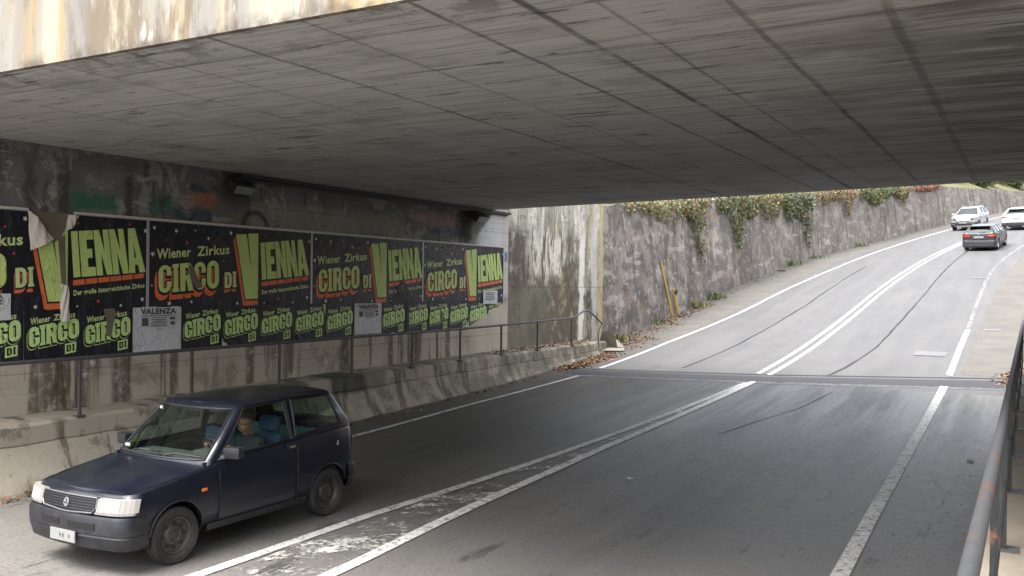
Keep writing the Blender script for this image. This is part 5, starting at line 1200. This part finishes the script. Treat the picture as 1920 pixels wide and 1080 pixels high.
XOV = dict(gcom, xf=2.2, xr=-2.2, w=.925, clear=.24, mid=.74, belt=[(2.2,.9),(2.0,.96),(1.1,1.07),(0,1.07),(-2.2,1.12)], cowl=1.05, deck=-2.0, arch=.39, axles=(1.36,-1.30), rw=.35, tw=.225, door=(.9,-.2), gcols=[(.66,.16),(.1,0),(-.28,-.32),(-.36,-.4),(-1.05,-1.0),(-1.13,-1.1),(-1.66,-1.42)], windows=[(0,2),(3,4),(5,6)], wz0=[(1.2,1.09),(.8,1.1),(-2.0,1.15),(-2.3,1.20)], wz1=[(.4,1.5),(-.5,1.53),(-1.9,1.48)], gw=(.845,.62), gf=(1.12,.42), gr=(-2.14,-1.68), gbow=.14, roof=1.6)
for k in (EST, SUV, XOV): k['glass'] = M['glass_dark']; k['glass_front'] = M['glass_dark']
def rear_set(S, T, zl0, zl1, yl, zp, paint_low, zlow):
    for sg in (1,-1):
        e = patch('tail_light', S, T, M['tail'], sg*yl, sg*(S['w'] - .03), zl0, zl1, front=False, proud=.014, z0b=zl0 + .02, z1b=zl1 - .01)
        b = MB(); b.tube([(xrear(S, sg*y) - .02, sg*y, (zl0+zl1)/2) for y in (yl + .03, (yl + S['w'])/2, S['w'] - .08)], .012, 5); b.build('light_bar', M['amber'], e)
    plate(S, T, False, zp, 0, .26, .055, proud=.02)
    bumper(S, T, False, S['clear'] - .02, zlow, .025, paint_low, S['axles'][1] - S['arch'] - .03)
    b = MB(); b.tube([(S['xr'] - .03, -.62, zlow + .02), (S['xr'] - .045, 0, zlow + .02), (S['xr'] - .03, .62, zlow + .02)], .014, 5); b.build('tailgate_seam', M['blackp'], T)
    for sg in (1,-1):
        b = MB(); b.box((S['xr'] - .02, sg*.5 - .05, S['clear'] - .01), (S['xr'] + .2, sg*.5 + .05, S['clear'] + .05), bev=.015); b.build('exhaust', M['chrome'], T)
def sides(S, T, paint):
    W = S['w']; z = S['belt'][2][1]
    for sg in (1,-1):
        b = MB(); b.box((.62, sg*(W + .10) - .10, z - .02), (.80, sg*(W + .10) + .10, z + .13), bev=.04); b.build('door_mirror', paint, T, smooth=40)
        for x0, x1 in ((.1,-.1),(-.95,-1.15)):
            b = MB(); b.tube([(x0, sg*(W + .012), z - .13), (x1, sg*(W + .012), z - .125)], .014, 5); b.build('handle', paint, T)
        b = MB(); b.tube([(1.0 + k, sg*(W - .004), zz) for k, zz in ((0,S['clear']+.1),(-.02,S['mid']),(-.1,z-.05))], .008, 4)
        for x in (-.3, -1.08): b.tube([(x, sg*(W - .012), S['clear']+.1), (x, sg*W, S['mid']), (x, sg*(W - .012), z - .03)], .008, 4)
        b.build('door_seam', M['blackp'], T)
        b = MB(); b.grid([[(x, sg*(W - d), zz) for x in frange(S['axles'][0] - S['arch'] - .03, S['axles'][1] + S['arch'] + .03, .2)] for d, zz in ((.12,S['clear']-.04),(.03,S['clear']),(.02,S['clear']+.12),(.03,S['clear']+.13))]); b.build('sill', M['plastic'], T)
t = place('estate_car', 'grey estate car climbing the ramp, seen from behind with red tail lights', 61.9, 1.78, True); make_car(EST, t, M['grey_car'], False); rear_set(EST, t, .80, .95, .46, .80, M['grey_car'], .62); sides(EST, t, M['grey_car'])
b = MB(); b.box((-2.33, -.60, .20), (-2.1, .60, .33), bev=.03); b.build('diffuser', M['blackp'], t)
b = MB(); b.box((-1.98, -.55, 1.40), (-1.7, .55, 1.43), bev=.012); b.build('roof_spoiler', M['grey_car'], t)
b = MB(); b.tube([(-2.25, .03, 1.08), (-2.2, -.35, 1.10)], .012, 5); b.build('rear_wiper', M['blackp'], t)
b = MB(); b.lathe([(.04,-.004),(.04,.004),(.001,.006)], (0,0,0), 0, 14); e_ = b.build('emblem', M['chrome'], t); e_.location = (xrear(EST,0) - .02, 0, .955); e_.rotation_euler = (0,0,R(90))
t = place('white_car', 'white crossover car with dark lower bumper, cut by the right edge of the picture', 78.2, 1.15, True); make_car(XOV, t, M['white_car'], False); rear_set(XOV, t, .88, 1.0, .62, .86, M['plastic'], .55); sides(XOV, t, M['white_car'])
b = MB(); b.box((-1.86, -.55, 1.52), (-1.5, .55, 1.56), bev=.015); b.build('roof_spoiler', M['white_car'], t)
t = place('oncoming_car', 'pale silver off-road car coming down the ramp beside the wall', 79.3, -2.55, False); make_car(SUV, t, M['silver_car'], False); sides(SUV, t, M['silver_car'])
for sg in (1,-1):
    e = patch('headlight', SUV, t, M['cover'], sg*.50, sg*.89, .80, .96, proud=.02, tilt=.3, z0b=.86, z1b=.98); b = MB(); b.lathe([(.055,-.005),(.05,.008),(.001,.012)], (0,0,0), 0, 14); q = b.build('lens', M['glass_dark'], e); q.location = (xfront(SUV, .62) + .035, sg*.62, .89); q.rotation_euler = (0,0,R(-90))
    patch('fog_light', SUV, t, M['chrome'], sg*.60, sg*.76, .43, .50, proud=.05)
g_ = patch('grille', SUV, t, M['blackp'], -.46, .46, .72, .93, proud=.015, tilt=.25)
b = MB()
for z in (.76, .82, .88): b.tube([(xfront(SUV, y) + .025 - .25*(z - .825), y, z) for y in (-.44,-.2,0,.2,.44)], .014, 5)
b.build('grille_bar', M['chrome'], g_)
bumper(SUV, t, True, .26, .62, .04, M['plastic'], SUV['axles'][0] + SUV['arch'] + .03); plate(SUV, t, True, .60, 0, .26, .055, proud=.06)
patch('skid_plate', SUV, t, M['chrome'], -.55, .55, .30, .37, proud=.055)
b = MB()
for sg in (1,-1): b.tube([(.1, sg*.62, 1.70), (-.8, sg*.62, 1.735), (-1.7, sg*.60, 1.70)], .018, 6)
b.build('roof_rail', M['chrome'], t)

# ------------------------------------------------------------------ camera, sky, sun
cd = bpy.data.cameras.new('camera'); co = bpy.data.objects.new('camera', cd); COL.objects.link(co); sc.camera = co
yaw, pitch, roll, F = .5170, -.0048, .0108, 1709.406
f = Vector((-math.sin(yaw)*math.cos(pitch), math.cos(yaw)*math.cos(pitch), math.sin(pitch))); r0 = Vector((math.cos(yaw), math.sin(yaw), 0)); u0 = r0.cross(f)
r1 = r0*math.cos(roll) + u0*math.sin(roll); u1 = u0*math.cos(roll) - r0*math.sin(roll)
mt = Matrix((r1, u1, -f)).transposed().to_4x4(); mt.translation = Vector((0, 0, 2.71)); co.matrix_world = mt
cd.sensor_width = 36; cd.lens = 36*F/1920; cd.clip_end = 4000; cd.clip_start = .05
SUN_EL, SUN_AZ = R(62), R(-155)          # azimuth measured from +Y towards +X: behind the camera, to the left
w = bpy.data.worlds.new('World'); sc.world = w; w.use_nodes = True; nt = w.node_tree; nt.nodes.clear()
sky = nt.nodes.new('ShaderNodeTexSky'); sky.sky_type = 'NISHITA'; sky.sun_disc = False; sky.sun_elevation = SUN_EL; sky.sun_rotation = SUN_AZ; sky.air_density = 1.0; sky.dust_density = 5.0
hs = nt.nodes.new('ShaderNodeHueSaturation'); hs.inputs['Saturation'].default_value = .28
bg = nt.nodes.new('ShaderNodeBackground'); bg.inputs[1].default_value = .15; wo = nt.nodes.new('ShaderNodeOutputWorld')
nt.links.new(sky.outputs[0], hs.inputs['Color']); nt.links.new(hs.outputs[0], bg.inputs[0]); nt.links.new(bg.outputs[0], wo.inputs[0])
sd = bpy.data.lights.new('sun', 'SUN'); sd.energy = .7; sd.angle = R(35); sd.color = (1, .965, .91)
so_ = bpy.data.objects.new('sun', sd); COL.objects.link(so_)
dv = Vector((math.sin(SUN_AZ)*math.cos(SUN_EL), math.cos(SUN_AZ)*math.cos(SUN_EL), math.sin(SUN_EL)))
so_.rotation_euler = dv.to_track_quat('Z', 'Y').to_euler(); so_.location = dv*60
sc.view_settings.view_transform = 'Standard'; sc.view_settings.look = 'None'; sc.view_settings.gamma = 1; sc.view_settings.use_curve_mapping = False
sc.view_settings.exposure = 2.32
sc.cycles.use_denoising = True; sc.cycles.max_bounces = 10; sc.cycles.diffuse_bounces = 6; sc.cycles.transparent_max_bounces = 24; sc.cycles.caustics_reflective = False; sc.cycles.caustics_refractive = False
